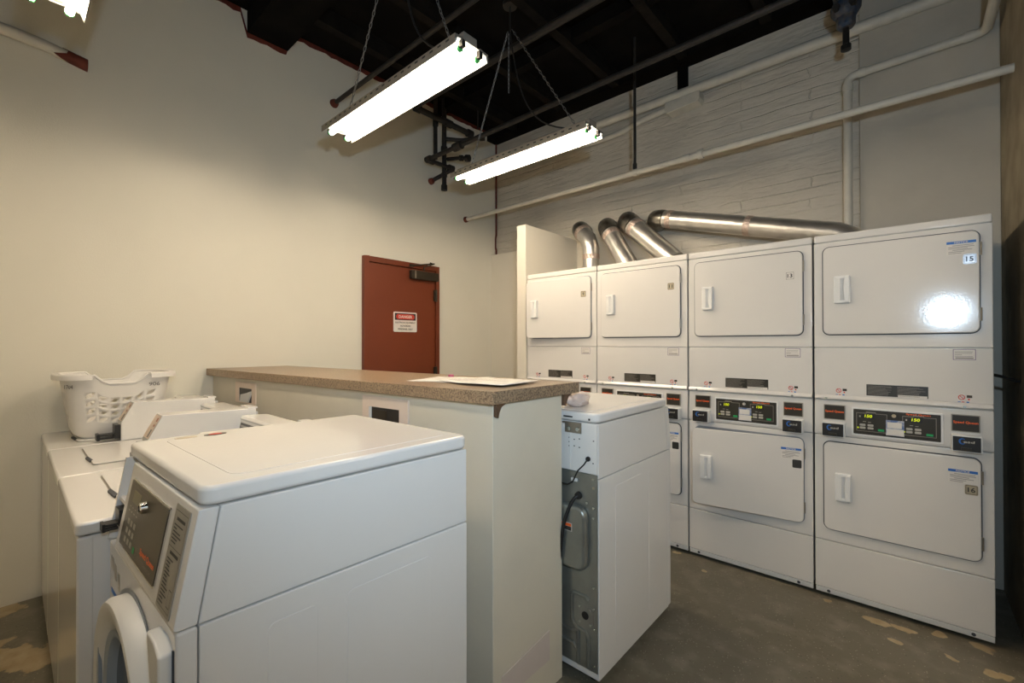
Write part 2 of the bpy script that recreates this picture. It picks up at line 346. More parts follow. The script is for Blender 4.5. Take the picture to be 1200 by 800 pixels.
mb.prism(ov, 0, XL+0.0328, XL+0.0334).build('sign_oval', M['red'], sg, smooth=False)
mb = MB(); text_into(mb, 'DANGER', 0, 0, 0, 0.027, 0.150, place=lambda p, q: (XL+0.0340, 2.482+p, 1.639+q)); mb.build('sign_title', M['paperwhite'], sg, smooth=False)
mb = MB()
for t, z, wd in (('ELECTRICAL EQUIPMENT', 1.583, 0.222), ('AUTHORIZED', 1.553, 0.115), ('PERSONNEL ONLY', 1.523, 0.165)):
    text_into(mb, t, 0, 0, 0, 0.017, wd, place=lambda p, q, z=z: (XL+0.0327, 2.482+p, z+q))
mb.build('sign_text', M['ink'], sg, smooth=False)

# ------------------------------------------------------------------ stacked dryers
YD = 2.967
def dots(mb, items):  # small flat rectangles: (u0,u1,z0,z1,y)
    for u0, u1, z0, z1, y in items: mb.box(u0, u1, y, y+0.0006, z0, z1)
def loading_door(root, z0, z1, number, tagmat, notice, ajar=0.0, silver=False, dark_tag=False, num_z=None):
    ul, ur = 0.043, 0.637
    o_ = rr(ul-0.005, ur+0.004, z0-0.005, z1+0.005, 0.034); i_ = rr(ul+0.012, ur-0.012, z0+0.012, z1-0.012, 0.02); n = len(o_)
    MB().add([(x, -0.0015, z) for x, z in o_]+[(x, -0.0015, z) for x, z in i_], [(i, (i+1) % n, n+(i+1) % n, n+i) for i in range(n)]).build('door_gasket', M['dark'] if not ajar else M['grey'], root, smooth=False, solid=0.002)
    # door built with its origin on the hinge line
    hx = ur; W = ur-ul
    d = MB().prism(rr(-W, 0, z0, z1, 0.03), 1, -0.016, -0.002).build('door', M['enamel'], root, bevel=0.005, loc=(hx, 0, 0), rot=(0, 0, ajar))
    zc = z0+(z1-z0)*0.505
    h0, h1 = -W+0.048, -W+0.120
    # handle: raised frame, a pocket sloping away to the right and a curved grip over it
    zh0, zh1 = zc-0.074, zc+0.074; p0, p1 = h0+0.028, h0+0.045
    hb_ = MB()
    hb_.prism(rr(h0, h1, zh0, zh1, 0.008, 3), 1, -0.0215, -0.016)
    for k in ((zh0+0.002, zh0+0.016), (zh1-0.016, zh1-0.002)): hb_.box(h0+0.004, h1-0.003, -0.034, -0.0214, k[0], k[1])
    hd = hb_.build('handle', M['plastic'], d, bevel=0.0025)
    MB().prism([(h0+0.004, -0.0214), (h0+0.006, -0.033), (p0, -0.036), (p1-0.002, -0.0219), (p1-0.002, -0.0214)], 2, zh0+0.016, zh1-0.016).build('pocket', M['plastic'], hd)
    poly = [(h1-0.003, zh0+0.006)]+[(p1+0.006-0.008*math.sin(PI*k/10), zh0+0.006+(zh1-zh0-0.012)*k/10) for k in range(11)]+[(h1-0.003, zh1-0.006)]
    MB().prism(poly, 1, -0.040, -0.0215).build('grip', M['plastic'], hd, bevel=0.004)
    for zz in (z1-0.085, z0+0.085):
        MB().tube([(ur+0.005, -0.009, zz-0.03), (ur+0.005, -0.009, zz+0.03)], 0.0035, 8).box(ur-0.002, ur+0.006, -0.006, 0, zz-0.03, zz+0.03).build('door_hinge', M['hinge'], root)
    yy = -0.0168
    if notice:
        a0, a1 = -W+0.485, -W+0.583; t1 = z1-0.043 if z1 > 1.5 else z1-0.058
        s = MB().box(a0, a1, yy, -0.016, t1-0.062, t1).build('notice_sticker', M['paper'], d, smooth=False)
        MB().box(a0, a1, yy-0.0004, yy, t1-0.012, t1).build('notice_band', M['blue'], s, smooth=False)
        mb = MB(); text_into(mb, 'NOTICE', (a0+a1)/2, yy-0.0008, t1-0.006, 0.0085, 0.045); mb.build('notice_title', M['paper'], s, smooth=False)
        mb = MB()
        for k, (p, q) in enumerate(((0.02, 0.09), (0.006, 0.092), (0.006, 0.07), (0.02, 0.085), (0.006, 0.06), (0.006, 0.05))):
            dots(mb, [(a0+p, a0+q, t1-0.021-k*0.0072, t1-0.0185-k*0.0072, yy-0.0006)])
        mb.build('notice_text', M['ink2'], s, smooth=False)
    if number or dark_tag:
        if silver or dark_tag or (notice): a0 = -W+0.540; t1 = t1-0.064
        else: a0 = -W+0.512; t1 = z1-0.112 if num_z is None else num_z
        s = MB().prism(rr(a0, a0+0.044, t1-0.046, t1, 0.006, 3), 1, yy, -0.016).build('number_tag', tagmat, d, smooth=False)
        if silver: s['label'] = 'silver number tag'
        bd = MB()
        for (p0, p1, q0, q1) in ((0.003, 0.041, 0.003, 0.0045), (0.003, 0.041, 0.0415, 0.043), (0.003, 0.0045, 0.003, 0.043), (0.0395, 0.041, 0.003, 0.043)):
            dots(bd, [(a0+p0, a0+p1, t1-0.046+q0, t1-0.046+q1, yy-0.0004)])
        if number: text_into(bd, number, a0+0.022, yy-0.0006, t1-0.023, 0.023, 0.025 if len(number) > 1 else 0.014)
        bd.build('tag_number', M['ink'], s, smooth=False)
    return d
def stacked_dryer(x, label, up, low, a_up=0, a_low=0, up_kw={}, low_kw={}):
    W = 0.680
    r = thing('stacked_dryer', label, 'dryer', (x, YD, 0), 0, 'stacked dryers along the back wall')
    MB().box(0.006, W-0.006, 0.012, 0.64, 0.035, 1.972).build('cabinet', M['enamel_edge'], r, bevel=0.006)
    for u in (0.05, W-0.05):
        for y in (0.07, 0.58): MB().lathe([(0.022, 0), (0.022, 0.012), (0.009, 0.013), (0.009, 0.036)], (u, y, 0), 2, 16).build('foot', M['black'], r)
    MB().box(0, W, 0, 0.645, 1.9355, 1.976).build('top_cap', M['enamel'], r, bevel=0.008)
    MB().box(0, W, 0, 0.02, 1.3615, 1.9325).build('upper_front', M['enamel'], r, bevel=0.004)
    mp = MB().box(0, W, 0, 0.02, 1.103, 1.3585).build('service_panel', M['enamel'], r, bevel=0.004)
    MB().prism([(0.02, 1.070), (-0.010, 1.082), (-0.012, 1.088), (0.0, 1.104), (0.02, 1.104)], 0, 0.002, W-0.002).build('panel_lip', M['enamel'], r, bevel=0.002)
    for u in (0.055, W-0.095):
        MB().prism([(u-0.022, 1.0815), (u+0.022, 1.0815), (u+0.014, 1.091), (u-0.014, 1.091)], 1, -0.0125, -0.006).build('screw_tab', M['enamel'], r, smooth=False)
        MB().lathe([(0.006, 0), (0.005, 0.003), (0, 0.003)], (u, -0.0125-0.003, 1.086), 1, 12).build('screw', M['zinc'], r)
    cs = MB().prism([(0.02, 0.886), (0.0, 0.886), (-0.004, 0.895), (0.003, 1.072), (0.02, 1.078)], 0, 0, W).build('console', M['enamel'], r, bevel=0.004)
    MB().box(0, W, 0, 0.02, 0.3125, 0.8835).build('lower_front', M['enamel'], r, bevel=0.004)
    MB().box(0, W, -0.001, 0.02, 0.052, 0.3095).build('base_panel', M['enamel'], r, bevel=0.004)
    MB().prism([(0.02, 0.02), (0.004, 0.022), (-0.001, 0.050), (0.02, 0.050)], 0, 0.002, W-0.002).build('toe_rail', M['enamel_edge'], r, bevel=0.002)
    for u in (0.06, W-0.07): MB().lathe([(0.008, 0), (0.006, 0.002), (0, 0.002)], (u, -0.0005, 0.036), 1, 12).build('screw', M['dark'], r)
    loading_door(r, 1.431, 1.903, up[0], up[1], up[2], a_up, **up_kw)
    loading_door(r, 0.378, 0.850, low[0], low[1], low[2], a_low, **low_kw)
    # stickers on the service panel
    s = MB().box(0.226, 0.462, -0.0008, 0, 1.112, 1.170).build('warning_sticker', M['panelblack'], r, smooth=False)
    mb = MB()
    for k in range(9):
        z = 1.163-k*0.0055
        dots(mb, [(0.231, 0.231+random.uniform(0.07, 0.105), z-0.0018, z, -0.0014), (0.348, 0.348+random.uniform(0.07, 0.105), z-0.0018, z, -0.0014)])
    mb.build('warning_text', M['outline'], s, smooth=False)
    MB().box(0.35, 0.458, -0.0014, -0.0008, 1.112, 1.123).build('warning_footer', M['paper'], s, smooth=False)
    for u in (0.096, 0.563):
        k = MB(); ring = [(math.cos(a*PI/8), math.sin(a*PI/8)) for a in range(16)]
        vs = [(u+0.013+0.012*p, -0.0008, 1.129+0.012*q) for p, q in ring]+[(u+0.013+0.009*p, -0.0008, 1.129+0.009*q) for p, q in ring]
        k.add(vs, [(i, (i+1) % 16, 16+(i+1) % 16, 16+i) for i in range(16)])
        k.add([(u+0.006, -0.001, 1.135), (u+0.008, -0.001, 1.137), (u+0.020, -0.001, 1.123), (u+0.018, -0.001, 1.121)], [(0, 1, 2, 3)])
        dots(k, [(u+0.034, u+0.040, 1.117, 1.124, -0.0008), (u+0.013, u+0.022, 1.106, 1.109, -0.0008)])
        k.build('sticker_sign', M['red'], r, smooth=False, solid=0.0004)
        k = MB(); dots(k, [(u+0.030, u+0.048, 1.128, 1.140, -0.0008)]); k.build('sticker_picture', M['bronze'], r, smooth=False)
        k = MB(); dots(k, [(u, u+0.010, 1.106, 1.109, -0.0008), (u+0.029, u+0.038, 1.104, 1.110, -0.0008)]); k.build('sticker_picture', M['blue'], r, smooth=False)
    s = MB().box(0.548, 0.624, -0.0007, 0, 1.304, 1.354).build('service_sticker', M['purpleink'], r, smooth=False)
    MB().prism(rr(0.5505, 0.6215, 1.3065, 1.3515, 0.003, 3), 1, -0.0012, -0.0007).build('sticker_face', M['paper'], s, smooth=False)
    mb = MB(); 
    for k, (p, q) in enumerate(((0.006, 0.066), (0.006, 0.064), (0.006, 0.03), (0.006, 0.066))): dots(mb, [(0.548+p, 0.548+q, 1.341-k*0.007, 1.343-k*0.007, -0.0016)])
    dots(mb, [(0.556, 0.616, 1.310, 1.3155, -0.0016)])
    mb.build('sticker_text', M['ink2'], s, smooth=False)
    # console: name badges, card readers, control panel
    for a0, a1, b0, b1 in ((0.043, 0.138, 0.972, 1.052), (0.540, 0.636, 0.969, 1.049)):
        bz = MB().prism(rr(a0, a1, b0, b1, 0.003, 2), 1, -0.008, 0.004).build('badge', M['greyplate'], r, smooth=False)
        MB().prism(rr(a0+0.004, a1-0.004, b0+0.004, b1-0.004, 0.002, 2), 1, -0.010, -0.008).build('badge_face', M['panelblack'], bz, smooth=False)
        mb = MB(); text_into(mb, 'Speed Queen', (a0+a1)/2, -0.0106, (b0+b1)/2+0.003, 0.0145, a1-a0-0.014); mb.build('badge_name', M['orange'], bz, smooth=False, solid=0.0004)
    for a0, a1, b0, b1 in ((0.038, 0.138, 0.884, 0.960), (0.540, 0.640, 0.881, 0.957)):
        cr = MB().prism(rr(a0, a1, b0, b1, 0.004, 3), 1, -0.048, 0.0).build('card_reader', M['plastic'], r, bevel=0.003)
        MB().prism(rr(a0+0.003, a1-0.006, b0+0.005, b1-0.005, 0.002, 2), 1, -0.051, -0.048).build('reader_face', M['black'], cr, smooth=False)
        MB().box(a0+0.03, a1-0.035, -0.055, -0.051, b0+0.006, b0+0.022).build('reader_slot', M['panelblack'], cr, smooth=False)
        cx, cz = a0+0.034, b1-0.026
        k = MB(); ring = [(math.cos(a*PI/12), math.sin(a*PI/12)) for a in range(3, 22)]; n = len(ring)
        k.add([(cx+0.012*p, -0.0516, cz+0.014*q) for p, q in ring]+[(cx+0.002+0.008*p, -0.0516, cz+0.010*q) for p, q in ring], [(i, i+1, n+i+1, n+i) for i in range(n-1)])
        k.build('reader_logo', M['blue'], cr, smooth=False, solid=0.0004)
        mb = MB(); text_into(mb, 'esd', cx+0.022, -0.0518, cz-0.001, 0.011, 0.036, shear=0.1); mb.build('reader_name', M['key'], cr, smooth=False, solid=0.0004)
    cp = MB().prism(rr(0.163, 0.514, 0.900, 1.046, 0.006, 3), 1, -0.007, 0.004).build('control_bezel', M['plastic'], r, bevel=0.002)
    MB().prism(rr(0.172, 0.505, 0.909, 1.038, 0.003, 2), 1, -0.0085, -0.007).build('control_overlay', M['panelblack'], cp, smooth=False)
    y = -0.0092
    for u in (0.184, 0.366):
        led = MB(); keys = MB(); ol = MB(); lc = MB(); dg = MB()
        w_ = 0.124
        for a in ((u, u+w_, 0.9255, 0.928), (u, u+0.0025, 0.926, 1.020), (u+w_-0.0025, u+w_, 0.926, 1.020), (u, u+0.042, 1.018, 1.021), (u+0.078, u+w_, 1.018, 1.021), (u+0.04, u+0.08, 1.022, 1.028)): dots(ol, [(*a, y)])
        dots(lc, [(u+0.024, u+0.074, 0.993, 1.018, y)])
        text_into(dg, '150', u+0.050, y-0.0006, 1.0055, 0.015, 0.030, shear=0.12)
        MB().box(u+0.088, u+0.112, y, y+0.0006, 0.932, 0.943).build('start_button', M['green'], cp, smooth=False)
        dots(led, [(u+0.004, u+0.010, 0.939, 0.946, y)])
        for kx in (0.014, 0.046):
            for kz in (0.938, 0.953):
                keys.prism(rr(u+kx, u+kx+0.024, kz, kz+0.011, 0.003, 2), 1, y, -0.0085)
        dots(keys, [(u+0.027, u+0.040, 0.975, 0.977, y), (u+0.048, u+0.060, 0.973, 0.975, y), (u+0.012, u+0.018, 0.998, 1.006, y)])
        ol.build('panel_outline', M['outline'], cp, smooth=False); lc.build('display_window', M['black'], cp, smooth=False)
        dg.build('display_digits', M['led'], cp, smooth=False, solid=0.0004); led.build('indicator_light', M['led'], cp, smooth=False); keys.build('fabric_keys', M['key'], cp, smooth=False)
    mb = MB(); text_into(mb, 'Speed Queen', 0.425, y, 1.030, 0.010, 0.090); mb.build('panel_name', M['orange'], cp, smooth=False, solid=0.0004)
    MB().lathe([(0.010, 0), (0.009, -0.003), (0.005, -0.003), (0.005, -0.001), (0, -0.001)], (0.334, -0.0085, 1.017), 1, 20).build('key_lock', M['chrome'], cp)
    s = MB().box(0.303, 0.373, -0.0098, -0.0088, 0.917, 0.994).build('instruction_card', M['photo'], cp, smooth=False)
    mb = MB(); dots(mb, [(0.308, 0.364, 0.955, 0.984, -0.0104), (0.306, 0.372, 0.919, 0.95, -0.0104)]); mb.build('card_text', M['paper'], s, smooth=False)
    return r
G_TAG = M['tag']
stacked_dryer(-2.454, 'white stacked dryer numbered 9 beside the cream partition, upper door slightly open', ('9', G_TAG, False), ('', G_TAG, False), a_up=math.radians(5.5))
stacked_dryer(-1.768, 'white stacked dryer numbered 11, half hidden behind the washer at the counter end', ('11', G_TAG, False), ('', M['ink'], True), low_kw=dict(dark_tag=True))
stacked_dryer(-1.079, 'white stacked dryer numbered 13 on top, with its lower door slightly open', ('13', M['paper'], False), ('', M['ink'], True), a_low=math.radians(7), low_kw=dict(dark_tag=True))
stacked_dryer(-0.390, 'white stacked dryer numbered 15 and 16, last in the row by the dark wall', ('15', M['silvertag'], True), ('16', G_TAG, True), up_kw=dict(silver=True))

# ------------------------------------------------------------------ front load washers
def front_washer(label, loc, rz, xf=None, group=None, back=False):
    """local: u 0..0.65 left to right seen from its front, y 0 at the front (front faces -y)"""
    W, Dp = 0.65, 0.69
    r = thing('front_load_washer', label, 'washer', loc, rz, group)
    def mk(): return MB(xf)
    # cabinet below the console
    mk().box(0.002, W-0.002, -0.036, 0.0, 0.03, 0.834).build('front_panel', M['gloss'], r, bevel=0.006)
    mk().box(0, W, 0.0015, Dp, 0.03, 0.834).build('cabinet', M['gloss'], r, bevel=0.003)
    # raised stampings on the side
    for u in ((W, W+0.0025), (-0.0025, 0)):
        mb = mk(); fr = rr(0.13, 0.60, 0.12, 0.79, 0.02, 4)
        for y0, y1 in ((0.12, 0.235), (0.30, 0.56)):
            o_ = rr(y0, y1, 0.10, 0.785, 0.02, 4); i_ = rr(y0+0.004, y1-0.004, 0.104, 0.781, 0.017, 4)
            mb.prism(i_, 0, u[0]-0.001 if u[0] > 0 else u[0]+0.0012, u[1]-0.0012 if u[0] > 0 else u[1]+0.001)
        mb.build('side_stamping', M['gloss'], r, bevel=0.001)
    # slanted console: solid right block and open recess on the left
    prof = [(0.0, 1.058), (-0.040, 0.842), (-0.036, 0.838), (-0.002, 0.838), (0.0355, 1.058)]
    mk().prism(prof, 0, 0.095, W-0.001).build('console', M['gloss'], r, bevel=0.004)
    mk().prism([(-0.002, 1.058), (-0.040, 0.842), (-0.036, 0.838), (-0.002, 0.838), (0.0355, 1.058)], 0, 0.001, 0.010).prism([(0.031, 1.057), (-0.006, 0.84), (-0.002, 0.84), (0.0355, 1.057)], 0, 0.010, 0.0945).prism([(0.016, 0.952), (-0.016, 0.952), (-0.018, 0.944), (0.014, 0.944)], 0, 0.010, 0.0945).build('console_recess', M['gloss'], r)
    mk().prism([(0.0375, 1.058), (0.0, 0.8375), (Dp, 0.8375), (Dp, 1.058)], 0, 0.001, W-0.001).build('upper_cabinet', M['gloss'], r, bevel=0.003)
    # lid
    lid = mk().prism(rr(0, W, 0.004, Dp+0.008, 0.03, 5), 2, 1.0605, 1.100).build('lid', M['gloss'], r, bevel=0.011, seg=4)
    mb = mk(); mb.prism(rr(0.055, W-0.055, 0.075, Dp-0.03, 0.03, 5), 2, 1.099, 1.1012).build('lid_field', M['gloss'], lid, bevel=0.001)
    # panel artwork follows the slant
    def pz(z, off): # point on slanted face
        t = (1.058-z)/0.216; return -0.040*t-off
    def plate(name, m, u0, u1, z0, z1, off, par, rad=0.006):
        mb = mk(); pts = rr(u0, u1, z0, z1, rad, 3); n = len(pts)
        mb.add([(u, pz(z, 0), z) for u, z in pts]+[(u, pz(z, off), z) for u, z in pts], [tuple(range(n)), tuple(range(2*n-1, n-1, -1))]+[(i, i+n, (i+1) % n+n, (i+1) % n) for i in range(n)])
        return mb.build(name, m, par, smooth=False)
    fb = plate('panel_frame', M['chrome'], 0.142, 0.492, 0.866, 1.028, 0.003, r)
    plate('panel_overlay', M['fwpanel'], 0.146, 0.488, 0.870, 1.024, 0.0045, fb, 0.003)
    plate('display_window', M['lcd'], 0.190, 0.262, 0.978, 1.006, 0.0052, fb, 0.002)
    mb = mk()
    def q(u0, u1, z0, z1, off=0.0055): mb.add([(u0, pz(z0, off), z0), (u1, pz(z0, off), z0), (u1, pz(z1, off), z1), (u0, pz(z1, off), z1)], [(0, 1, 2, 3)])
    for i in range(3):
        for j in range(3): q(0.190+i*0.030, 0.209+i*0.030, 0.885+j*0.021, 0.898+j*0.021)
    for i in range(4): q(0.175+i*0.026, 0.187+i*0.026, 0.955, 0.958); q(0.180+i*0.026, 0.190+i*0.026, 0.966, 0.968)
    mb.build('keypad', M['key'], fb, smooth=False)
    mb = mk(); q(0.285, 0.303, 0.882, 0.896); mb.build('start_button', M['green'], fb, smooth=False)
    mb = mk()
    for a in ((0.155, 0.156, 0.876, 1.016), (0.155, 0.315, 1.015, 1.016), (0.314, 0.315, 0.876, 1.016), (0.155, 0.315, 0.876, 0.877)): q(*a)
    mb.build('panel_outline', M['outline'], fb, smooth=False)
    mb = mk(); text_into(mb, 'Speed Queen', 0, 0, 0, 0.017, 0.125, place=lambda p, s_: (0.412+p, pz(0.902+s_, 0.0056), 0.902+s_)); mb.build('panel_name', M['orange'], fb, smooth=False)
    mb = mk(); text_into(mb, 'COMMERCIAL', 0, 0, 0, 0.008, 0.085, place=lambda p, s_: (0.42+p, pz(0.885+s_, 0.0056), 0.885+s_)); mb.build('panel_text', M['outline'], fb, smooth=False)
    zc = 0.992; c = (0.318, pz(zc, 0.004), zc)
    mk().lathe([(0.014, 0), (0.013, -0.012), (0.008, -0.014), (0.008, -0.010), (0, -0.010)], c, 1, 24).build('key_lock', M['chrome'], fb)
    ip = plate('instruction_plate', M['greyplate'], 0.522, 0.617, 0.848, 1.046, 0.002, r, 0.004)
    mb = mk()
    for a in ((0.530, 0.531, 0.858, 1.036), (0.610, 0.611, 0.858, 1.036), (0.53, 0.611, 1.035, 1.036), (0.53, 0.611, 0.857, 0.858), (0.53, 0.611, 0.966, 0.967)): q(*a, off=0.0028)
    q(0.545, 0.600, 1.018, 1.024, off=0.0028); q(0.545, 0.600, 0.953, 0.959, off=0.0028)
    zz = 1.010
    while zz > 0.975: q(0.536, 0.536+random.uniform(0.02, 0.068), zz-0.0025, zz, off=0.0028); zz -= 0.0066
    zz = 0.945
    while zz > 0.864: q(0.536, 0.536+random.uniform(0.02, 0.045), zz-0.0025, zz, off=0.0028); zz -= 0.0066
    for a in ((0.588, 0.606, 0.866, 0.8675), (0.588, 0.606, 0.896, 0.8975), (0.588, 0.589, 0.866, 0.897), (0.605, 0.606, 0.866, 0.897)): q(*a, off=0.0028)
    mb.build('instruction_text', M['ink'], ip, smooth=False)
    # coin slide
    cs = mk().box(0.022, 0.075, -0.028, 0.0, 0.885, 0.930).build('coin_box', M['black'], r, bevel=0.002)
    mk().box(0.030, 0.068, -0.056, -0.028, 0.878, 0.884).box(0.030, 0.068, -0.056, -0.028, 0.890, 0.896).box(0.030, 0.068, -0.061, -0.054, 0.876, 0.898).build('coin_slide', M['black'], cs, bevel=0.001)
    # porthole door
    cx, cz = 0.32, 0.52
    yf, yr = -0.078, -0.036
    ring = [(0.262, yr), (0.262, yf+0.012), (0.255, yf+0.002), (0.246, yf), (0.215, yf+0.006), (0.196, yf+0.026), (0.190, yr)]
    dr = mk().lathe(ring, (cx, 0, cz), 1, 64, close=True).build('porthole_door', M['plastic'], r)
    mk().lathe([(0.190, yf+0.012), (0.172, yf+0.016), (0.158, yf+0.040), (0.158, -0.030), (0.190, -0.030)], (cx, 0, cz), 1, 48, close=True).build('door_ring', M['ring2'], dr)
    mk().lathe([(0.170, -0.044), (0.14, -0.040), (0.10, -0.0385), (0.0, -0.037)], (cx, 0, cz), 1, 48).build('door_glass', M['glass'], dr)
    mk().lathe([(0.274, -0.038), (0.271, -0.0355), (0.262, -0.0355)], (cx, 0, cz), 1, 48).build('door_gasket', M['grey'], r)
    mk().prism([(cx-0.250, 0.52), (cx-0.245, 0.60), (cx-0.205, 0.60), (cx-0.205, 0.44), (cx-0.245, 0.44)], 1, yf+0.004, yf+0.012).build('door_pull', M['ring2'], dr, bevel=0.002)
    # dispenser drawer
    pts = [(0.545, 0.812), (0.60, 0.812), (0.634, 0.795), (0.634, 0.60), (0.592, 0.60), (0.58, 0.70), (0.56, 0.765)]
    mb = mk(); n = len(pts)
    mb.prism(pts, 1, -0.060, -0.030); mb.build('dispenser_drawer', M['plastic'], r, bevel=0.005)
    mk().box(0.634, 0.640, -0.0385, -0.034, 0.55, 0.80).build('drawer_gap', M['dark'], r, smooth=False)
    for a in ((0.03, 0.06, 0.765, 0.80), (0.075, 0.10, 0.75, 0.79), (0.12, 0.14, 0.735, 0.78)):
        mk().box(a[0], a[1], -0.0366, -0.036, a[2], a[3]).build('front_sticker', M['greyplate'], r, smooth=False)
    mk().box(0.03, 0.12, -0.0366, -0.036, 0.70, 0.712).build('front_sticker', M['blue'], r, smooth=False)
    for u in (0.05, W-0.05):
        for y in (0.05, Dp-0.05): mk().lathe([(0.022, 0), (0.022, 0.012), (0.009, 0.013), (0.009, 0.032)], (u, y, 0), 2, 16).build('foot', M['black'], r)
    if not back:
        st = mk().prism(rr(0.045, 0.068, 0.100, 0.152, 0.002, 2), 2, 1.1002, 1.1018).build('lid_sticker', M['tag'], lid, smooth=False)
        k = mk(); k.prism([(0.060+0.017*math.cos(a*PI/12), 0.200+0.030*math.sin(a*PI/12)) for a in range(24)], 2, 1.1012, 1.1022); k.build('oval_sticker', M['bronze'], lid, smooth=False)
        k = mk(); k.prism([(0.060+0.008*math.cos(a*PI/12), 0.200+0.018*math.sin(a*PI/12)) for a in range(24)], 2, 1.1022, 1.1026); k.build('oval_sticker_print', M['red'], lid, smooth=False)
    else:
        Y = Dp
        # back: u=0 side is seen at the right edge in the photo
        mk().box(0.004, W-0.004, Y, Y+0.010, 0.855, 1.056).build('back_upper_panel', M['gloss'], r, bevel=0.002)
        mk().box(0.128, 0.133, Y+0.010, Y+0.012, 0.86, 1.05).build('back_panel_rib', M['gloss'], r)
        bp = mk().box(0.004, W-0.004, Y, Y+0.006, 0.06, 0.852).build('back_metal_panel', M['galv'], r, bevel=0.002); bp['label'] = 'bare galvanised lower back panel'
        mk().prism(rr(0.042, 0.56, 0.455, 0.720, 0.045, 6), 1, Y, Y+0.036).build('back_bulge', M['galv'], bp, bevel=0.024, seg=6)
        # stamped ribs
        def rib(pts, rad=0.009): mk().tube([(u, Y+0.005, z) for u, z in pts], rad, 8).build('stamped_rib', M['galv'], bp)
        rib([(0.045, 0.340), (0.06, 0.352), (0.115, 0.352), (0.125, 0.340), (0.125, 0.245), (0.118, 0.225), (0.10, 0.212), (0.095, 0.19), (0.095, 0.0705)])
        rib([(0.095, 0.212), (0.060, 0.208), (0.047, 0.19), (0.047, 0.0705)])
        rib([(0.30, 0.14), (0.12, 0.14), (0.10, 0.12)]); rib([(0.30, 0.19), (0.12, 0.19), (0.10, 0.205)])
        mk().box(0.022, 0.098, Y+0.006, Y+0.008, 0.235, 0.320).build('cover_plate', M['galv'], bp)
        mk().lathe([(0.016, 0.0), (0.016, 0.0025), (0, 0.0025)], (0.060, Y+0.0075, 0.275), 1, 20).build('round_opening', M['black'], bp)
        for u, z in ((0.085, 0.305), (0.035, 0.305), (0.085, 0.245), (0.035, 0.245), (0.018, 0.235), (0.02, 0.40), (0.02, 0.085), (0.02, 0.315), (0.02, 0.72), (0.02, 0.835), (0.05, 0.735), (0.02, 0.68)):
            mk().lathe([(0.006, 0), (0.005, 0.003), (0, 0.003)], (u, Y+0.008, z), 1, 10).build('screw', M['zinc'], bp)
        hg = mk().box(0.075, 0.155, Y+0.010, Y+0.013, 1.012, 1.050).box(0.075, 0.165, Y+0.008, Y+0.018, 1.050, 1.056).build('lid_hinge', M['hinge'], r)
        for u in (0.092, 0.133): mk().lathe([(0.010, 0), (0.008, 0.005), (0, 0.006)], (u, Y+0.013, 1.028), 1, 16).build('screw', M['zinc'], hg)
        mb = mk()
        for u, z in ((0.135, 0.99), (0.11, 0.985), (0.085, 0.99), (0.135, 0.972), (0.135, 0.955), (0.11, 0.958), (0.085, 0.955), (0.018, 0.99), (0.02, 0.90)):
            mb.box(u-0.003, u+0.003, Y+0.010, Y+0.0108, z-0.002, z+0.002)
        mb.box(0.12, 0.165, Y+0.008, Y+0.0095, 1.074, 1.080).box(0.035, 0.043, Y+0.008, Y+0.0095, 1.070, 1.078)
        mb.build('slots_and_holes', M['black'], r, smooth=False)
        mk().lathe([(0.010, 0), (0.010, 0.006), (0, 0.006)], (0.042, Y+0.010, 0.915), 1, 16).build('cable_grommet', M['black'], r)
        mk().tube([(0.042, Y+0.016, 0.915), (0.05, Y+0.03, 0.895), (0.080, Y+0.03, 0.865), (0.105, Y+0.03, 0.815), (0.13, Y+0.03, 0.80), (0.17, Y+0.03, 0.80), (0.26, Y+0.03, 0.79)], 0.003, 8).build('thin_cable', M['cord'], r)
        pts = []
        for k in range(13):
            t = k/12; pts.append((0.092+0.068*math.sin(t*PI/2), Y+0.018+0.030*min(1, t*2.2), 0.755-0.36*t**1.5))
        mk().tube([(0.088, Y+0.006, 0.757)]+pts, 0.0075, 10).lathe([(0.016, 0), (0.013, 0.014), (0, 0.014)], (0.09, Y+0.006, 0.757), 1, 16).build('power_cord', M['cord'], r)
        ls = mk().box(0.105, 0.19, Y+0.0363, Y+0.0370, 0.612, 0.645).build('warning_label', M['paper'], r, smooth=False)
        mk().box(0.108, 0.187, Y+0.0370, Y+0.0374, 0.631, 0.643).build('warning_band', M['orange'], ls, smooth=False)
        mk().box(0.108, 0.187, Y+0.0370, Y+0.0374, 0.614, 0.630).build('warning_text', M['ink'], ls, smooth=False)
        mk().box(0.095, 0.125, Y+0.006, Y+0.014, 0.812, 0.825).build('white_clip', M['plastic'], r, bevel=0.002)
        mk().box(0.016, 0.026, Y+0.006, Y+0.0075, 0.795, 0.805).build('yellow_dot', M['tag'], r, smooth=False)
    return r
# near washer: its body is a hair out of square
FX, FY = -1.68, 0.227
front_washer('large white washer nearest the camera, brown control panel on its sloped console', (FX, FY, 0), 0,
             xf=lambda u, y, z: (u+0.020*y, y+0.030*u, z))
front_washer('white washer turned away at the counter end, galvanised metal back exposed', (-0.93, 2.262, 0), PI, back=True)

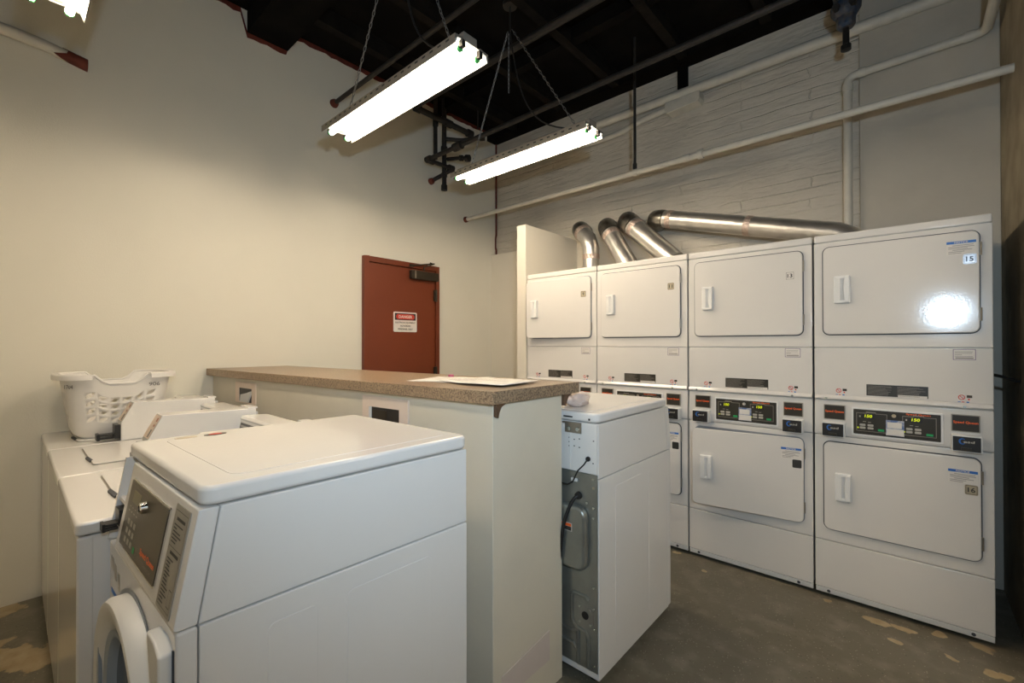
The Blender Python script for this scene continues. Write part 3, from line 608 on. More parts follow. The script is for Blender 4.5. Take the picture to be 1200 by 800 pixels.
# ------------------------------------------------------------------ top load washers
def top_washer(x0, label, W=0.64, slide=0.0):
    """x0: left side; front at y=0"""
    r = thing('top_load_washer', label, 'washer', (x0, 0.125, 0), 0, 'top loading washers beside the wall')
    Dp = 0.70
    MB().box(0.003, W-0.003, 0.012, Dp, 0.04, 0.852).build('cabinet', M['gloss'], r, bevel=0.004)
    MB().box(0.001, W-0.001, 0.0, 0.036, 0.03, 0.852).build('front_panel', M['gloss'], r, bevel=0.007)
    for u in (0.05, W-0.05):
        for y in (0.06, Dp-0.06): MB().lathe([(0.02, 0), (0.02, 0.012), (0.009, 0.013), (0.009, 0.042)], (u, y, 0), 2, 16).build('foot', M['black'], r)
    MB().prism(rr(0, W, -0.004, Dp, 0.018, 4), 2, 0.8545, 0.892).build('top_deck', M['gloss'], r, bevel=0.010, seg=4)
    u0, u1 = 0.085, W-0.125
    MB().prism(rr(u0-0.004, u1+0.004, 0.101, 0.545, 0.02, 4), 2, 0.8915, 0.8925).build('lid_gap', M['greyplate'], r, smooth=False)
    lid = MB().prism(rr(u0, u1, 0.105, 0.54, 0.018, 4), 2, 0.8925, 0.8985).build('lid', M['gloss'], r, bevel=0.003)
    # finger notch along the left front of the lid
    MB().prism([(u1-0.16, 0.094), (u1-0.18, 0.104), (u1-0.09, 0.112), (u1-0.07, 0.100)], 2, 0.8922, 0.8994).build('lid_notch', M['dark'], lid, smooth=False)
    # meter case along the right side
    b0, b1 = W-0.105, W-0.002
    prof = [(0.255, 0.893), (0.255, 0.985), (0.305, 1.083), (0.665, 1.075), (0.665, 0.893)]
    mc = MB().prism(prof, 0, b0, b1).build('meter_case', M['gloss'], r, bevel=0.004)
    MB().prism([(0.63, 1.074), (0.63, 1.084), (0.672, 1.083), (0.672, 1.074)], 0, b0, b1).build('case_step', M['gloss'], mc, bevel=0.002)
    cb = MB().box(b0+0.020, b1-0.004, 0.232, 0.2535, 0.905, 0.975).build('coin_box', M['black'], mc, bevel=0.002)
    MB().box(b0+0.030, b1-0.020, 0.175+slide, 0.232, 0.906, 0.914).box(b0+0.030, b1-0.020, 0.175+slide, 0.232, 0.922, 0.930).box(b0+0.026, b1-0.016, 0.166+slide, 0.178+slide, 0.902, 0.934).build('coin_slide', M['black'], cb, bevel=0.001)
    # label on the sloped face
    mb = MB(); n0 = (-0.098, 0.05)
    def sl(u, t, off=0.001): return (u, 0.255+0.05*t-off*0.89, 0.985+0.098*t+off*0.45)
    mb.add([sl(b0+0.006, 0.06), sl(b1-0.001, 0.06), sl(b1-0.001, 0.95), sl(b0+0.006, 0.95)], [(0, 1, 2, 3)])
    lb = mb.build('case_label', M['boxframe'], mc, smooth=False)
    for nm, m_, t0, t1 in (('label_print', M['ink2'], 0.1, 0.4), ('label_print', M['dullred'], 0.52, 0.60), ('label_print', M['dullred'], 0.72, 0.86)):
        mb = MB(); mb.add([sl(b0+0.065, t0, 0.0018), sl(b1-0.016, t0, 0.0018), sl(b1-0.016, t1, 0.0018), sl(b0+0.065, t1, 0.0018)], [(0, 1, 2, 3)]); mb.build(nm, m_, lb, smooth=False)
    # low control hood across the back
    hd = MB().prism([(0.565, 0.893), (0.595, 1.030), (0.590, 1.040), (0.600, 1.050), (Dp+0.01, 1.045), (Dp+0.01, 0.893)], 0, 0.006, b0-0.002).build('control_hood', M['gloss'], r, bevel=0.004)
    mb = MB()
    def hp(u, t, off=0.0015): return (u, 0.565+0.03*t-off, 0.893+0.137*t)
    mb.add([hp(0.02, 0.35), hp(b0-0.02, 0.35), hp(b0-0.02, 0.93), hp(0.02, 0.93)], [(0, 1, 2, 3)]); pn = mb.build('control_strip', M['panelblack'], hd, smooth=False)
    mb = MB()
    for t in (0.5, 0.65, 0.8): mb.add([hp(0.03, t, 0.0025), hp(b0-0.03, t, 0.0025), hp(b0-0.03, t+0.06, 0.0025), hp(0.03, t+0.06, 0.0025)], [(0, 1, 2, 3)])
    mb.build('control_print', M['key'], pn, smooth=False)
    return r
top_washer(-2.333, 'white top loading washer directly beside the nearest washer', slide=0.045)
top_washer(-2.980, 'white top loading washer in the middle of its row, bare lid', slide=0.045)
top_washer(-3.572, 'white top loading washer against the cream wall, laundry basket on its lid', W=0.588)

# ------------------------------------------------------------------ counter
ct = thing('counter', 'long half-height counter wall with speckled brown laminate top', 'counter', (-1.08, 1.30, 0))
ct_o = Vector((-1.08, 1.30, 0))
def L(x, y, z): return (x-ct_o.x, y-ct_o.y, z)
# front face runs slightly askew to the room
def fy(x): return 1.117+(x+1.08)*0.074      # base front
mb = MB(); pl = [(-1.08, fy(-1.08)), (-1.08, 1.530), (XL+0.003, 1.530-0.185), (XL+0.003, fy(XL))]
mb.prism([(x-ct_o.x, y-ct_o.y) for x, y in pl], 2, 0.0, 1.1715); mb.build('base_wall', M['counter_paint'], ct, smooth=False, bevel=0.003)
pl = [(-1.06, 1.094), (-1.06, 1.632), (XL+0.003, 1.425), (XL+0.003, 0.893)]
mb = MB(); mb.prism([(x-ct_o.x, y-ct_o.y) for x, y in pl], 2, 1.172, 1.218); mb.build('countertop', M['laminate'], ct, smooth=False, bevel=0.003)
# curved brackets
def ogee(o, s):
    return [(o, 1.1715), (o+s*0.055, 1.1715), (o+s*0.030, 1.160), (o+s*0.018, 1.140), (o+s*0.014, 1.122), (o, 1.128)]
mb = MB(); mb.prism([(y-ct_o.y, z) for y, z in ogee(1.119, 1)], 0, 0.0005, 0.014); b_ = mb.build('corner_bracket', M['brownbracket'], ct, bevel=0.002); b_['label'] = 'small curved brown bracket'
mb = MB(); mb.prism([(y-ct_o.y, z) for y, z in ogee(1.531, 1)], 0, -0.02, 0.014); mb.build('corner_bracket', M['brownbracket'], ct, bevel=0.002)
MB().prism([(1.160-1.3, 0.12), (1.440-1.3, 0.12), (1.440-1.3, 0.238), (1.160-1.3, 0.205)], 0, 0.0, 0.003).build('patch_panel', M['patch'], ct, smooth=False, bevel=0.001)
def outlet(xa, xb, za, zb, oa, ob, pa, pb, lab, hose=True):
    ya = fy((xa+xb)/2)-ct_o.y; xm = (xa+xb)/2-ct_o.x
    sk = lambda x, y, z: (x, y+ya+(x-xm)*0.074, z)
    X = lambda x: x-ct_o.x
    f = MB(sk).box(X(xa), X(xb), -0.007, -0.0003, pb, zb).box(X(xa), X(xb), -0.007, -0.0003, za, pa).box(X(xa), X(oa), -0.007, -0.0003, pa, pb).box(X(ob), X(xb), -0.007, -0.0003, pa, pb)
    o = f.build('outlet_box', M['boxframe'], ct, smooth=False); o['label'] = lab
    MB(sk).box(X(oa), X(ob), -0.0015, -0.0004, pa, pb).build('box_opening', M['black'], o, smooth=False)
    if hose:
        MB(sk).prism([(X(oa+0.02), pa+0.002), (X(ob-0.05), pa+0.002), (X(ob-0.012), pb-0.035), (X(ob-0.012), pb-0.015), (X(ob-0.07), pb-0.028), (X(oa+0.03), pa+0.045)], 1, -0.008, -0.0016).build('white_hose', M['plastic'], o)
    else:
        MB(sk).box(X(oa), X(oa+0.014), -0.004, -0.0015, pa, pb).build('box_liner', M['plastic'], o, smooth=False)
        MB(sk).box(X(oa+0.02), X(oa+0.12), -0.003, -0.0015, pa, pb-0.012).build('box_pipes', M['bronze'], o, smooth=False)
outlet(-3.187, -2.905, 1.02, 1.146, -3.140, -2.955, 1.025, 1.112, 'outlet box with white hose')
outlet(-1.832, -1.522, 1.03, 1.152, -1.786, -1.577, 1.036, 1.108, 'wide outlet box with dark opening', hose=False)

# papers on the counter
ZT = 1.218
def sheet(name, c, w_, h_, ang, z, label):
    mb = MB(); n = 6; vs = []
    for j in range(n+1):
        for i in range(n+1):
            u = -w_/2+w_*i/n; v = -h_/2+h_*j/n
            zz = 0.0008+0.002*(math.sin(i*1.3+z*900)+1)*0.5*((i/n-0.5)**2+(j/n-0.5)**2)*2
            vs.append((u, v, zz))
    mb.add(vs, [(j*(n+1)+i, j*(n+1)+i+1, (j+1)*(n+1)+i+1, (j+1)*(n+1)+i) for j in range(n) for i in range(n)])
    o = mb.build(name, M['paperwhite'], None, solid=0.0006, loc=(c[0], c[1], z), rot=(0, 0, math.radians(ang)))
    tag(o, label, 'paper', 'papers on the counter')
    mb = MB(); random.seed(int(z*1e5))
    for k in range(9):
        y = h_*0.38-k*h_*0.085
        if random.random() < 0.3: continue
        mb.add([(-w_*0.4, y, 0.0034), (-w_*0.4+w_*random.uniform(0.3, 0.8), y, 0.0034), (-w_*0.4+w_*random.uniform(0.3, 0.8), y+0.004, 0.0034), (-w_*0.4, y+0.004, 0.0034)], [(0, 1, 2, 3)])
    mb.build('print', M['ink2'], o, smooth=False)
    return o
sheet('paper_sheet', (-1.60, 1.33), 0.216, 0.279, 20, ZT+0.0004, 'white printed sheet lying flat, leftmost of the papers on the countertop')
sheet('paper_sheet', (-1.42, 1.36), 0.216, 0.279, -12, ZT+0.0045, 'white printed sheet in the middle of the countertop papers, overlapping the others')
sheet('paper_sheet', (-1.25, 1.34), 0.216, 0.279, 8, ZT+0.0085, 'white printed sheet nearest the countertop end')
o = MB().prism([(0.014*math.cos(a*PI/6), 0.014*math.sin(a*PI/6)) for a in range(12)], 2, 0, 0.012).build('pink_cap', M['pink'], None, loc=(-1.70, 1.46, ZT), bevel=0.003)
tag(o, 'tiny pink cap behind the papers on the countertop', 'cap')

# crumpled cloth on the far washer
import bmesh
bm = bmesh.new(); bmesh.ops.create_icosphere(bm, subdivisions=4, radius=1)
random.seed(5)
from mathutils import noise as mn
for v in bm.verts:
    p = v.co.copy(); d = 1+0.30*mn.noise(p*1.7)+0.16*mn.noise(p*4.2)+0.05*abs(mn.noise(p*9))
    v.co = Vector((p.x*0.052*d, p.y*0.066*d, p.z*0.034*d))
zmin = min(v.co.z for v in bm.verts)
for v in bm.verts: v.co.z = max(0.0, v.co.z-zmin-0.012)
me = bpy.data.meshes.new('crumpled_cloth'); bm.to_mesh(me); bm.free(); me.polygons.foreach_set('use_smooth', [True]*len(me.polygons)); me.materials.append(M['cloth'])
o = bpy.data.objects.new('crumpled_cloth', me); C.objects.link(o); o.location = (-1.125, 1.715, 1.1015)
tag(o, 'small crumpled pale cloth on the lid of the far washer', 'cloth')

# ------------------------------------------------------------------ laundry basket
def basket(cx, cy, z0, rot):
    r = thing('laundry_basket', 'white plastic laundry basket with leaf shaped holes on the far washer lid', 'basket', (cx, cy, z0), rot)
    H = 0.325
    NP, NZ = 28, 8
    def hx(t): return 0.140+0.055*t
    def hy(t): return 0.175+0.045*t
    def per(s, t):  # superellipse outline
        a = 2*PI*s; e = 0.42
        c_, s_ = math.cos(a), math.sin(a)
        return (math.copysign(abs(c_)**e, c_)*hx(t), math.copysign(abs(s_)**e, s_)*hy(t))
    # arc-length sampling so that cells are even
    samp = [per(i/2000, 0.6) for i in range(2001)]; cum = [0]
    for i in range(2000): cum.append(cum[-1]+math.dist(samp[i], samp[i+1]))
    tot = cum[-1]; par = []; j = 0
    for i in range(2*NP):
        while cum[j] < tot*i/(2*NP): j += 1
        par.append(j/2000)
    def rimz(i2):  # rim height fraction: dips in the middle of both long sides
        x, y = samp[int(par[i2 % (2*NP)]*2000)]
        d = max(0.0, 1-abs(y-0.0)/0.10) if abs(x) > 0.12 else 0
        d = min(1.0, d*2.2); d = d*d*(3-2*d)
        return 1-0.14*d
    def P(i2, k2):
        f = (k2/(2*NZ)); t = f*rimz(i2); tt = max(0.0, (t*H-0.0)/H)
        x, y = per(par[i2 % (2*NP)], tt); 
        rnd = 1-0.16*max(0, 1-t*H/0.05)**2.2
        return (x*rnd, y*rnd, t*H)
    vs = []; idx = {}
    def vi(key, p):
        if key not in idx: idx[key] = len(vs); vs.append(p)
        return idx[key]
    fs = []
    for i in range(NP):
        x, y = samp[int(par[(2*i+1) % (2*NP)]*2000)]
        long_side = abs(x) > 0.14 and abs(y) < 0.15; end = abs(y) > 0.18 and abs(x) < 0.10
        for k in range(NZ):
            ring = [(2*i, 2*k), (2*i+1, 2*k), (2*i+2, 2*k), (2*i+2, 2*k+1), (2*i+2, 2*k+2), (2*i+1, 2*k+2), (2*i, 2*k+2), (2*i, 2*k+1)]
            ids = [vi((a % (2*NP), b), P(a, b)) for a, b in ring]
            hole = (long_side or end) and k in (2, 3, 4, 5)
            if not hole: fs.append(tuple(ids)); continue
            cpt = [sum(vs[q][m_] for q in ids)/8 for m_ in range(3)]
            inner = []
            for q, (a, b) in enumerate(ring):
                fct = 0.80 if q in (0, 4) else (0.30 if q in (2, 6) else 0.56)
                p = [cpt[m_]+(vs[ids[q]][m_]-cpt[m_])*fct for m_ in range(3)]
                inner.append(vi(('h', i, k, q), tuple(p)))
            for q in range(8): fs.append((ids[q], ids[(q+1) % 8], inner[(q+1) % 8], inner[q]))
    mb = MB(); mb.add(vs, fs)
    base = [P(i2, 0) for i2 in range(2*NP)]; mb.add(base, [tuple(range(2*NP))])
    mb.build('basket_body', M['basket'], r, solid=0.003)
    # rolled rim
    loop = []
    for i2 in list(range(2*NP))+[0]:
        x, y, z = P(i2, 2*NZ); loop.append((x*1.01, y*1.01, z))
    mb = MB(); mb.tube(loop, 0.006, 8, cap=False); mb.build('rim', M['basket'], r)
    # broad handle lips around both ends
    for sgn in (-1, 1):
        mb = MB(); pts = [i2 for i2 in range(2*NP) if (samp[int(par[i2]*2000)][1]*sgn > 0.075)]
        # order by angle
        pts.sort(key=lambda q: samp[int(par[q]*2000)][0]*sgn*-1)
        pts.sort(key=lambda q: math.atan2(samp[int(par[q]*2000)][0], samp[int(par[q]*2000)][1]*sgn))
        vs2 = []; fs2 = []
        cs = ((1.0, 0.0, 0.0), (1.0, 0.0, 0.004), (1.0, 0.026, 0.004), (1.0, 0.030, 0.0), (1.0, 0.030, -0.022), (1.0, 0.027, -0.022), (1.0, 0.026, -0.001))
        for q in pts:
            x, y, z = P(q, 2*NZ); ln = math.hypot(x/hx(1)**2, y/hy(1)**2); nx, ny = x/hx(1)**2/ln, y/hy(1)**2/ln
            if abs(y) > abs(x)*1.15 and abs(x) < 0.15: pass
            for _, o_, h_ in cs: vs2.append((x+nx*o_, y+ny*o_, H+h_+0.001))
        m_ = len(cs)
        for a in range(len(pts)-1):
            for b in range(m_): fs2.append((a*m_+b, a*m_+(b+1) % m_, (a+1)*m_+(b+1) % m_, (a+1)*m_+b))
        fs2 += [tuple(range(m_)), tuple(range((len(pts)-1)*m_, len(pts)*m_))]
        mb.add(vs2, fs2).build('handle_lip', M['basket'], r)
    mb = MB()
    text_into(mb, '906', 0, 0, 0, 0.020, 0.048, place=lambda p, q: (0.1885+q*0.169+0.0035, 0.135+p, 0.268+q))
    mb.build('pen_number', M['ink2'], r, smooth=False)
    mb = MB()
    text_into(mb, '1704', 0, 0, 0, 0.020, 0.050, place=lambda p, q: (0.150+p*0.72, -0.196+p*0.55, 0.270+q))
    mb.build('pen_number', M['ink2'], r, smooth=False)
basket(-3.270, 0.395, 0.8995, 0.0)

# ------------------------------------------------------------------ light fixtures
def chain(mb, a, b, r=0.0022, step=0.030):
    a = Vector(a); b = Vector(b); d = b-a; n = max(2, int(d.length/step)); t = d.normalized()
    up = Vector((0, 0, 1)) if abs(t.z) < 0.9 else Vector((1, 0, 0)); s = t.cross(up).normalized(); q = t.cross(s)
    for k in range(n):
        c = a+d*((k+0.5)/n); e = s if k % 2 == 0 else q; hl = d.length/n*0.62; hw = 0.006
        pts = [c+t*hl*math.cos(m_*PI/4)+e*hw*math.sin(m_*PI/4) for m_ in range(9)]
        mb.tube(pts, r, 4, cap=False)
def lamp(x0, x1, yc, label, hub, chains=True):
    z = 2.645; Lh = x1-x0; xc = (x0+x1)/2
    r = thing('fluorescent_light', label, 'light', (xc, yc, z), 0, 'hanging fluorescent lights')
    h = Lh/2
    MB().prism([(-0.04, 0.045), (0.04, 0.045), (0.04, 0.095), (-0.04, 0.095)], 0, -h+0.01, h-0.01).build('channel', M['housing'], r, bevel=0.003)
    # folded reflector: white inside, grey outside
    sec = [(-0.095, 0.012), (-0.085, 0.040), (-0.045, 0.046), (0.045, 0.046), (0.085, 0.040), (0.095, 0.012)]
    mb = MB(); vs = [(-h, y, z_) for y, z_ in sec]+[(h, y, z_) for y, z_ in sec]; mb.add(vs, [(i, i+1, i+7, i+6) for i in range(5)])
    mb.build('reflector', M['reflector'], r, solid=0.002, smooth=False)
    sec2 = [(-0.099, 0.014), (-0.099, 0.050), (-0.048, 0.055), (0.048, 0.055), (0.099, 0.050), (0.099, 0.014)]
    mb = MB(); vs = [(-h, y, z_) for y, z_ in sec2]+[(h, y, z_) for y, z_ in sec2]; mb.add(vs, [(i, i+1, i+7, i+6) for i in (0, 1, 3, 4)])
    mb.build('reflector_back', M['housing'], r, solid=0.0015, smooth=False)
    mb = MB(); k = -h+0.05
    while k < h-0.05:
        for s_ in (-1, 1): mb.box(k, k+0.022, s_*0.0985-0.002, s_*0.0985+0.002, 0.034, 0.042)
        k += 0.055
    mb.build('uplight_slots', M['black'], r, smooth=False)
    for s_ in (-1, 1):
        t = MB().tube([(-h+0.02, s_*0.052, 0.016), (h-0.02, s_*0.052, 0.016)], 0.0135, 16).build('lamp_tube', M['tube'], r)
        for e in (-1, 1):
            MB().box(min(e*(h-0.018), e*(h+0.004)), max(e*(h-0.018), e*(h+0.004)), s_*0.052-0.010, s_*0.052+0.010, 0.014, 0.045).build('socket', M['black'], r, bevel=0.002)
            MB().tube([(e*(h-0.030), s_*0.052, 0.016), (e*(h-0.018), s_*0.052, 0.016)], 0.0142, 16).build('tube_cap', M['endcap'], t)
    # chains and cord up to the hub under the ceiling
    hb = Vector(hub)-Vector((xc, yc, z))
    for e in (-1, 1):
        mb = MB(); chain(mb, (e*(h-0.13), 0, 0.095), tuple(hb+Vector((e*0.02, 0, 0)))); mb.build('chain', M['chain'], r)
    mb = MB(); a = Vector((h*0.72, 0, 0.095)); pts = []
    for k in range(15):
        t = k/14; p = a.lerp(hb, t); p.z -= 0.18*math.sin(PI*t)*(1-t*0.3); p.x -= 0.10*math.sin(PI*t); pts.append(p)
    mb.tube(pts, 0.005, 8); mb.build('power_cord', M['cord'], r)
    mb = MB(); chain(mb, tuple(hb+Vector((-0.03, 0.02, 0))), tuple(hb+Vector((-0.03, 0.02, -0.42)))); mb.build('loose_chain', M['chain'], r)
    MB().tube([tuple(hb), (hb.x, hb.y, ZC-z)], 0.006, 8).lathe([(0.05, ZC-z-0.03-hb.z), (0.05, ZC-z-0.001-hb.z)], tuple(hb), 2, 16).build('ceiling_hook', M['blackpipe'], r)
    return r
lamp(-2.635, -1.425, 1.345, 'hanging twin tube fluorescent light nearer the camera, left of centre', (-1.95, 1.345, 3.66))
lamp(-2.63, -1.415, 2.35, 'hanging twin tube fluorescent light farther away, toward the dryers', (-2.10, 2.35, 3.60))
lamp(-2.44, -1.23, 0.10, 'fluorescent light cut off by the top left corner of the photo', (-1.84, 0.10, 3.60))

lamp(0.75, 1.96, 1.90, 'added fill light off to the right of the camera, out of view, built as a fluorescent fixture', (1.35, 1.90, 3.60))  # unseen extra fixture, added to brighten the faces turned right

# ------------------------------------------------------------------ pipes
def pipe(name, pts, r, m, label, cat='pipe', bends=0.05, n=14, group=None, couplings=()):
    P = [Vector(p) for p in pts]; out = [P[0]]
    for i in range(1, len(P)-1):
        a = (P[i-1]-P[i]); b = (P[i+1]-P[i]); k = min(bends, a.length*0.45, b.length*0.45)
        p0 = P[i]+a.normalized()*k; p2 = P[i]+b.normalized()*k
        for q in range(6):
            t = q/5; out.append(p0*(1-t)**2+P[i]*2*t*(1-t)+p2*t*t)
    out.append(P[-1])
    root = thing(name, label, cat, tuple(P[0]), 0, group)
    off = P[0]
    MB().tube([p-off for p in out], r, n).build('pipe_run', m, root)
    for c, d, l, rr_ in couplings:
        c = Vector(c)-off; d = Vector(d).normalized()
        MB().tube([c-d*l/2, c-d*l/2*0.98, c+d*l/2*0.98, c+d*l/2], [r*1.02, rr_, rr_, r*1.02], n).build('coupling', m, root)
    return root
X_, Y_, Z_ = (1, 0, 0), (0, 1, 0), (0, 0, 1)
G1 = 'black ceiling pipes'; G2 = 'cream painted wall pipes'
bp1 = pipe('sprinkler_pipe', [(XL+0.002, 1.792, 3.385), (XF, 1.792, 3.385)], 0.017, M['blackpipe'], 'black pipe entering the cream wall left of the nearer light', group=G1)
MB().lathe([(0.026, 0), (0.036, 0.003), (0.03, 0.03), (0.018, 0.045)], (0.0, 0, 0), 0, 14).build('red_flange', M['rust'], bp1)
pipe('sprinkler_pipe', [(XF, 2.40, 3.506), (-3.30, 2.40, 3.506), (-3.30, 3.08, 3.503)], 0.027, M['blackpipe'], 'thick black pipe passing behind the nearer light and turning along the cream wall', group=G1,
     couplings=[((-3.30, 2.44, 3.506), Y_, 0.06, 0.035), ((-3.30, 2.80, 3.504), Y_, 0.08, 0.036), ((-3.30, 3.08, 3.503), Y_, 0.06, 0.038)])
p3 = pipe('sprinkler_pipe', [(XF, 2.63, 3.13), (-3.40, 2.63, 3.13), (-3.40, 2.948, 3.134), (XL+0.002, 2.80, 3.01)], 0.020, M['blackpipe'], 'black pipe just above the farther light, bending back into the cream wall', group=G1, bends=0.02,
     couplings=[((-3.385, 2.63, 3.13), X_, 0.06, 0.030), ((-3.40, 2.67, 3.13), Y_, 0.06, 0.030), ((-3.40, 2.92, 3.134), Y_, 0.06, 0.030), ((-3.415, 2.94, 3.125), (-1, -0.85, -0.7), 0.05, 0.030), ((-2.97, 2.63, 3.13), X_, 0.10, 0.036)])
MB().lathe([(0.02, 0.0), (0.033, 0.004), (0.03, 0.03), (0.018, 0.04)], (XL+0.002-XF, 2.80-2.63, 3.01-3.13), 0, 14).build('red_flange', M['rust'], p3)
pipe('riser_pipe', [(-3.40, 2.725, 3.165), (-3.40, 2.725, ZC)], 0.020, M['blackpipe'], 'left black riser pipe near the top of the cream wall', group=G1, couplings=[((-3.40, 2.725, 3.52), Z_, 0.07, 0.027)])
pipe('riser_pipe', [(-3.42, 2.85, 2.90), (-3.42, 2.85, ZC)], 0.023, M['blackpipe'], 'right black riser pipe with capped bottom on the cream wall', group=G1, couplings=[((-3.42, 2.85, 2.925), Z_, 0.05, 0.031), ((-3.42, 2.85, 3.30), Z_, 0.06, 0.032), ((-3.42, 2.85, 3.05), Z_, 0.035, 0.030)])
pipe('branch_pipe', [(-3.395, 2.85, 3.40), (-3.30, 2.98, 3.40), (-3.14, 3.10, 3.42)], 0.020, M['blackpipe'], 'short black branch pipe between the riser and the crossing pipe', group=G1, couplings=[((-3.14, 3.10, 3.42), (1, 0.7, 0), 0.05, 0.03)])
pipe('valve', [(-3.42, 2.89, 3.22), (-3.30, 2.93, 3.21), (-3.20, 2.96, 3.19)], 0.018, M['blackpipe'], 'small black valve knob beside the riser pipes', cat='valve', group=None, couplings=[((-3.20, 2.96, 3.19), (1, 0.3, -0.2), 0.04, 0.034), ((-3.27, 2.94, 3.205), (1, 0.3, -0.2), 0.03, 0.028)])
pipe('hanger_rod', [(-3.16, 3.06, 3.50), (-3.16, 3.06, ZC)], 0.006, M['blackpipe'], 'thin black rod hanging above the end of the branch pipe', cat='rod')
P2 = pipe('conduit', [(XL, 3.27, 2.725), (XR, 3.27, 2.735)], 0.022, M['whitepipe'], 'cream pipe crossing the brick wall just above the dryers and ducts', group=G2,
     couplings=[((-1.20, 3.27, 2.733), X_, 0.05, 0.026), ((-1.10, 3.27, 2.734), X_, 0.035, 0.034), ((-1.60, 3.27, 2.73), X_, 0.03, 0.027)])
MB().lathe([(0.024, 0.002), (0.032, 0.006), (0.028, 0.03), (0.023, 0.04)], (0, 0, 0), 0, 14).build('red_flange', M['rust'], P2)
pipe('hanger_rod', [(-1.604, 3.27, 2.755), (-1.604, 3.27, ZC)], 0.011, M['blackpipe'], 'black threaded rod holding the cream pipe from the ceiling', cat='rod', couplings=[((-1.604, 3.27, 2.78), Z_, 0.04, 0.016)])
pipe('conduit', [(XL, 3.67, 3.445), (XR, 3.67, 3.435)], 0.038, M['whitepipe'], 'thick cream conduit running high along the brick wall', group=G2)
pipe('conduit', [(-1.50, 3.69, 3.362), (-1.72, 3.69, 3.352), (-1.98, 3.69, 3.295), (-2.30, 3.69, 3.300), (-2.7, 3.69, 3.35)], 0.026, M['whitepipe'], 'thin cream conduit curving out of the left of the junction box', group=G2, bends=0.15)
o = MB().prism([(-1.52, 3.335), (-1.50, 3.305), (-1.25, 3.325), (-1.235, 3.352), (-1.235, 3.405), (-1.52, 3.400)], 1, 3.645, YB-0.001).build('junction_box', M['whitepipe'], None, smooth=False, bevel=0.004)
tag(o, 'cream painted junction box under the high conduit', 'box')
pipe('conduit', [(-0.290, 3.655, 1.98), (-0.290, 3.655, 3.132), (0.340, 3.655, 3.145), (0.345, 2.95, 3.15), (0.345, 2.95, ZC)], 0.025, M['whitepipe'], 'cream pipe rising behind the dryers and elbowing right across the pier', group=G2, bends=0.05,
     couplings=[((-0.290, 3.655, 3.06), Z_, 0.04, 0.030), ((-0.215, 3.655, 3.135), X_, 0.04, 0.030), ((0.27, 3.655, 3.144), X_, 0.04, 0.030)])
P5 = pipe('wall_pipe', [(XL+0.045, -1.6, 3.085), (XL+0.045, 0.10, 3.025), (XL+0.001, 0.29, 3.005)], 0.031, M['whitepipe'], 'cream pipe ending in red paint high on the wall, top left', bends=0.12)
mb = MB(); ring = 14; vs = []; fs = []; random.seed(9)
for j, (y, rad) in enumerate(((0.23, 0.0325), (0.25, 0.033), (0.275, 0.034), (0.30, 0.034))):
    for k in range(ring):
        a = 2*PI*k/ring; yy = y-(random.random()*0.10*(1.0 if math.sin(a) < 0 else 0.4) if j == 0 else 0)
        t = max(0, (yy-0.10)/0.23); xx = 0.045-0.044*t; zz = 3.025-0.025*t
        vs.append((XL+xx+rad*math.cos(a)-(XL+0.045), yy+1.6, zz+rad*math.sin(a)-3.085))
for j in range(3):
    for k in range(ring): fs.append((j*ring+k, j*ring+(k+1) % ring, (j+1)*ring+(k+1) % ring, (j+1)*ring+k))
mb.add(vs, fs).build('red_paint_end', M['rust'], P5, solid=0.002)
pipe('corner_pipe', [(XL+0.013, YB-0.012, 2.401), (XL+0.013, YB-0.012, 2.47), (XL+0.000, YB-0.012, 2.50), (XL+0.000, YB-0.012, 2.60), (XL+0.013, YB-0.012, 2.64), (XL+0.013, YB-0.012, 3.69)], 0.010, M['rust'], 'thin rust red pipe down the far corner', bends=0.01)
# blue valve hanging from the ceiling
r = thing('pipe_clamp', 'dark blue hanging valve with black stem at the top right', 'valve', (-0.268, 3.30, 3.12))
MB().lathe([(0.012, 0), (0.026, 0.006), (0.026, 0.035), (0.018, 0.04)], (0, 0, 0), 2, 12).build('stem_cap', M['black'], r)
MB().tube([(0, 0, 0.035), (0, 0, 0.15)], 0.017, 12).build('stem', M['black'], r)
MB().lathe([(0.035, 0.135), (0.048, 0.15), (0.050, 0.20), (0.060, 0.21), (0.075, 0.235), (0.078, 0.275), (0.060, 0.30), (0.066, 0.34), (0.066, 0.40)], (0, 0, 0), 2, 8).build('valve_body', M['valveblue'], r, bevel=0.006)
for s_ in (-1, 1): MB().lathe([(0.020, 0), (0.018, 0.02), (0, 0.022)], (s_*0.04, -0.066, 0.24), 1, 6).lathe([(0.02, -0.02), (0.02, 0)], (s_*0.04, -0.066, 0.24), 1, 6).build('clamp_bolt', M['blackpipe'], r)
MB().tube([(0, 0, 0.40), (0, 0, ZC-3.12)], 0.03, 12).build('drop_pipe', M['blackpipe'], r)

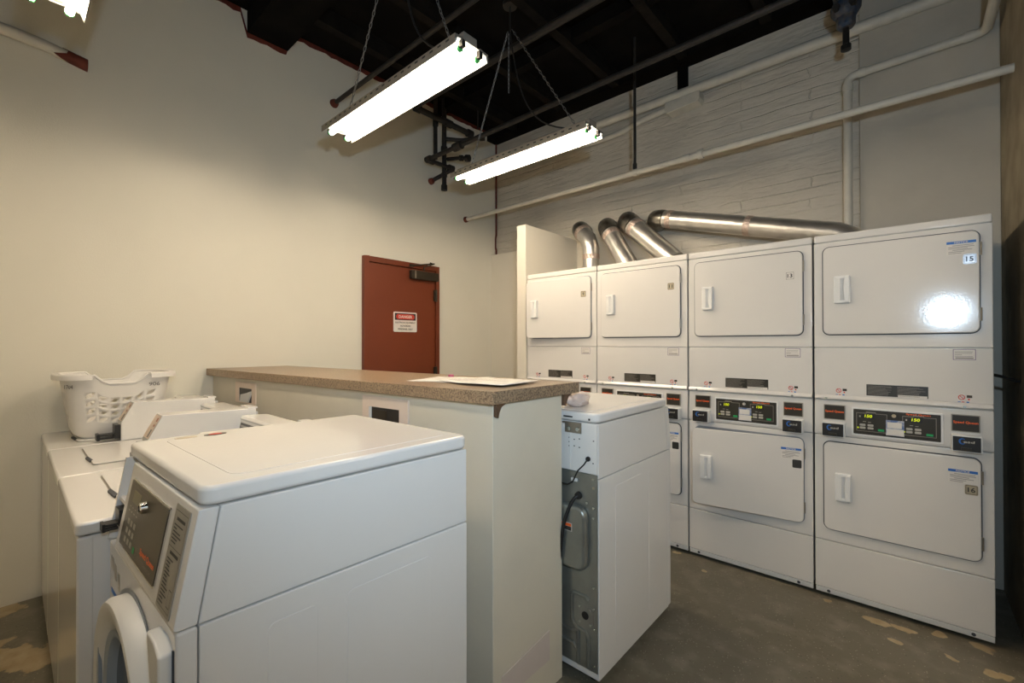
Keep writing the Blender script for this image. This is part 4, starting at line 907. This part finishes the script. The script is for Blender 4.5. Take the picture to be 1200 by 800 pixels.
# ------------------------------------------------------------------ ducts
def duct(pts, r, label, seams, elbow_n):
    P = [Vector(p) for p in pts]; off = P[0]
    root = thing('exhaust_duct', label, 'duct', tuple(off), 0, 'metal exhaust ducts above the dryers')
    Q = [p-off for p in P]
    # elbow part, then straight run
    el = []
    for k in range(elbow_n+1):
        pass
    a, b, c = Q[0], Q[1], Q[2]; k1 = 0.10
    p0 = b+(a-b).normalized()*min(k1, (a-b).length*0.9); p2 = b+(c-b).normalized()*k1
    el = [a]+[p0*(1-t)**2+b*2*t*(1-t)+p2*t*t for t in [i/5 for i in range(6)]]
    rs = [r*1.02+(0.004 if i % 2 else 0) for i in range(len(el))]
    MB().tube(el, rs, 28).build('elbow', M['ductdark'], root)
    run = [p2]
    for i in range(2, len(Q)-1):
        pa = Q[i]+(Q[i-1]-Q[i]).normalized()*0.06; pb = Q[i]+(Q[i+1]-Q[i]).normalized()*0.06
        run += [pa, pb]
    run.append(Q[-1])
    MB().tube(run, r, 28).build('duct_run', M['duct'], root)
    for c_, d_ in seams:
        c_ = Vector(c_)-off; d_ = Vector(d_).normalized()
        MB().tube([c_-d_*0.022, c_-d_*0.02, c_, c_+d_*0.02, c_+d_*0.022], [r*1.005, r*1.03, r*1.045, r*1.03, r*1.005], 28).build('seam_band', M['ducttape'], root)
R = 0.083
def seam(a, b, t): a = Vector(a); b = Vector(b); return (tuple(a.lerp(b, t)), tuple(b-a))
A = [(-2.36, YB-0.005, 2.47), (-2.305, 3.54, 2.465), (-2.140, 3.49, 2.300), (-2.140, 3.49, 1.978)]
duct(A, R*0.9, 'shiny bent exhaust duct nearest the partition, bending straight down', [seam(A[1], A[2], 0.35), seam(A[2], A[3], 0.42)], 4)
A = [(-2.08, YB-0.005, 2.445), (-2.03, 3.56, 2.450), (-1.745, 3.47, 2.018)]
duct(A, R*0.96, 'second shiny exhaust duct from the partition, slanting down to the right', [seam(A[1], A[2], 0.26)], 4)
A = [(-1.88, YB-0.005, 2.455), (-1.83, 3.56, 2.460), (-1.37, 3.48, 2.030)]
duct(A, R, 'third shiny exhaust duct from the partition, slanting down behind dryer 11', [seam(A[1], A[2], 0.22)], 4)
A = [(-1.62, YB-0.005, 2.425), (-1.58, 3.57, 2.430), (-0.28, 3.50, 2.070), (-0.20, 3.50, 1.980)]
duct(A, 0.070, 'long nearly level shiny exhaust duct running right above dryer 13', [seam(A[1], A[2], 0.11), seam(A[1], A[2], 0.56)], 4)

# cord behind the last dryer
pipe('power_cable', [(0.291, 3.10, 1.235), (0.33, 3.12, 1.225), (XR-0.005, 3.16, 1.20)], 0.007, M['cord'], 'black cable between the last dryer and the dark wall', cat='cable')
